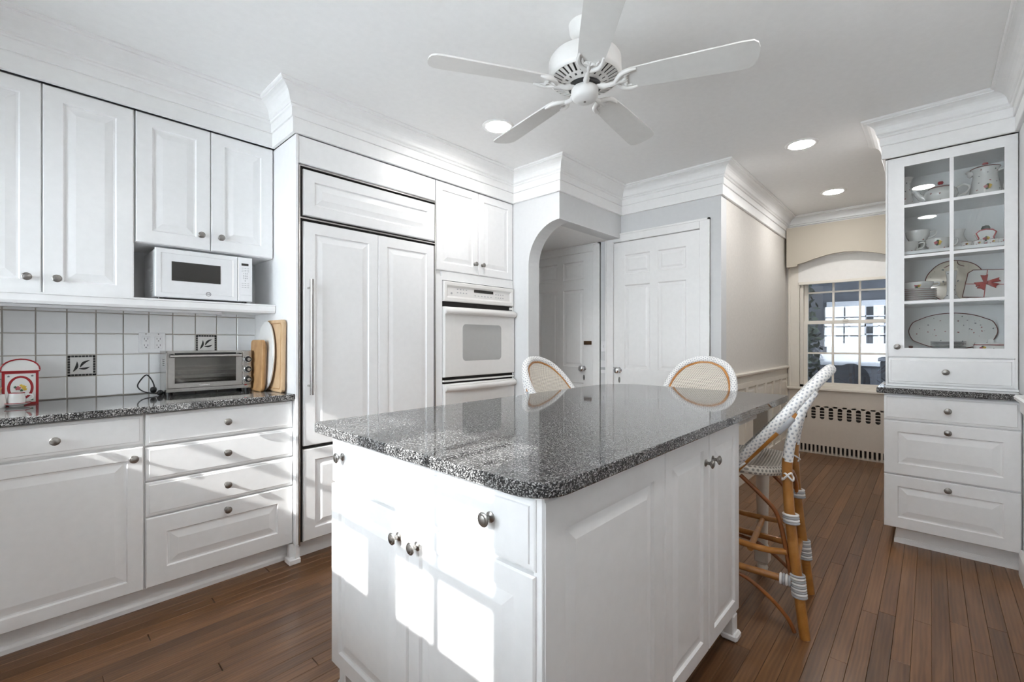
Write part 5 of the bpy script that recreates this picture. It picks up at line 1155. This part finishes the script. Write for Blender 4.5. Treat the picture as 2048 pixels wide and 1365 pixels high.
# ================================================================== ceiling fan
FX, FY, FZ = 1.618, 1.082, 2.288
fan = thing('ceiling_fan', 'white five-blade ceiling fan hanging over the island', 'ceiling fan', (FX, FY, CEIL))
c = (FX, FY, 0)
MB().lathe([(0.022, 2.488), (0.045, 2.494), (0.064, 2.515), (0.068, CEIL)], 28, c).build('canopy', 'fan_white', fan, 40)
MB().lathe([(0.013, 2.415), (0.013, 2.50)], 14, c).build('downrod', 'fan_white', fan, 40)
shell = [(0.1405, 2.3135), (0.143, 2.3130), (0.151, 2.320), (0.154, 2.330), (0.152, 2.390), (0.144, 2.403), (0.10, 2.414), (0.014, 2.422), (0.014, 2.417), (0.10, 2.409), (0.141, 2.399), (0.148, 2.388), (0.150, 2.331), (0.147, 2.322), (0.1405, 2.3165), (0.1405, 2.3135)]
mh = MB().lathe(shell, 48, c, caps=False); mh.lathe([(0, 2.287), (0.062, 2.287), (0.075, 2.294), (0.0780, 2.2948), (0.0780, 2.298), (0, 2.298)], 48, c)
mh.lathe([(0.0920, 2.2982), (0.1005, 2.3007), (0.1005, 2.3037), (0.0920, 2.3012), (0.0920, 2.2982)], 48, c, caps=False)
mh.build('motor_housing', 'fan_white', fan, 35)
MB().lathe([(0.05, 2.322), (0.136, 2.330), (0.138, 2.385), (0.05, 2.395)], 40, c).build('motor_core', 'motor_metal', fan, 40)
MB().lathe([(0.030, 2.297), (0.030, 2.323)], 20, c).build('motor_shaft', 'motor_metal', fan, 40)
def vent_bar(r0, r1, h0, h1, z0, z1):
    """trapezoid bar between two slots, sloping with the housing"""
    m = MB(); i = [m.pt(q) for q in ((r0, -h0, z0), (r1, -h1, z1), (r1, h1, z1), (r0, h0, z0), (r0, -h0, z0 + 0.003), (r1, -h1, z1 + 0.003), (r1, h1, z1 + 0.003), (r0, h0, z0 + 0.003))]
    for q in ((0, 3, 2, 1), (4, 5, 6, 7), (0, 1, 5, 4), (1, 2, 6, 5), (2, 3, 7, 6), (3, 0, 4, 7)): m.face([i[k] for k in q])
    return m.mesh('vent_bar', 'fan_white', (0, 0, 0))
vb = vent_bar(0.0995, 0.1415, pi * 0.0995 / 36 - 0.0040, pi * 0.1415 / 36 - 0.0044, 2.3005, 2.3135)
vb2 = vent_bar(0.0770, 0.0930, pi * 0.0770 / 20 - 0.0042, pi * 0.0930 / 20 - 0.0045, 2.2946, 2.2985)
for k in range(36): inst('vent_bar', vb, fan, Matrix.Translation((FX, FY, 0)) @ Matrix.Rotation(2 * pi * k / 36, 4, 'Z'))
for k in range(20): inst('vent_bar', vb2, fan, Matrix.Translation((FX, FY, 0)) @ Matrix.Rotation(2 * pi * k / 20, 4, 'Z'))
MB().lathe([(0.070, 2.280), (0.070, 2.2885)], 28, c).build('dark_flange', 'black_plastic', fan, 40)
MB().lathe([(0, 2.222), (0.028, 2.2225), (0.032, 2.225), (0.044, 2.228), (0.054, 2.238), (0.058, 2.252), (0.058, 2.270), (0.052, 2.279), (0, 2.281)], 28, c).build('switch_housing', 'fan_white', fan, 40)
MB().lathe([(0, 2.219), (0.005, 2.2195), (0.005, 2.223)], 10, c).build('cap_screw', 'pewter', fan)
R0, R1 = 0.155, 0.660
bl = []
for u, w_ in ((R0 + 0.002, 0.044), (R0 + 0.03, 0.052), (0.30, 0.059), (0.50, 0.066), (0.60, 0.069), (0.635, 0.066), (0.652, 0.052)): bl.append((u, w_))
bpoly = [(u, -w_) for u, w_ in bl] + [(R1, -0.03), (R1 + 0.002, 0.0), (R1, 0.03)] + [(u, w_) for u, w_ in reversed(bl)]
for k in range(5):
    A = radians(149 + 72 * k)
    Mb = Matrix.Translation((FX, FY, FZ)) @ Matrix.Rotation(A, 4, 'Z') @ Matrix.Rotation(radians(-12), 4, 'X')
    o = MB(Mb).prism(bpoly, -0.003, 0.003).build('blade', 'blade_white', fan)
    br = MB(Mb)
    br.tube(spline([(0.052, 0, -0.004), (0.085, 0, -0.016), (0.115, 0, -0.014), (0.140, 0, -0.008)], 5), [0.013] * 6 + [0.010] * 10, 10)
    for s in (-1, 1):
        br.tube(spline([(0.128, 0, -0.010), (0.140, s * 0.022, -0.010), (0.158, s * 0.040, -0.009), (0.185, s * 0.048, -0.008), (0.215, s * 0.046, -0.006)], 5), [0.0095] * 16 + [0.008, 0.007, 0.006, 0.005, 0.004], 8)
        br.tube(spline([(0.155, 0, -0.008), (0.172, s * 0.012, -0.008), (0.170, s * 0.026, -0.008), (0.192, s * 0.032, -0.007)], 5), [0.006] * 12 + [0.005, 0.004, 0.003, 0.003], 8)
    br.tube([(0.128, 0, -0.010), (0.156, 0, -0.009), (0.180, 0, -0.007)], [0.010, 0.008, 0.003], 8)
    br.prism([(0.125, -0.012), (0.150, -0.038), (0.190, -0.047), (0.170, -0.020), (0.178, 0), (0.170, 0.020), (0.190, 0.047), (0.150, 0.038), (0.125, 0.012)], -0.007, -0.003)
    br.build('blade_bracket', 'fan_white', o, 50)
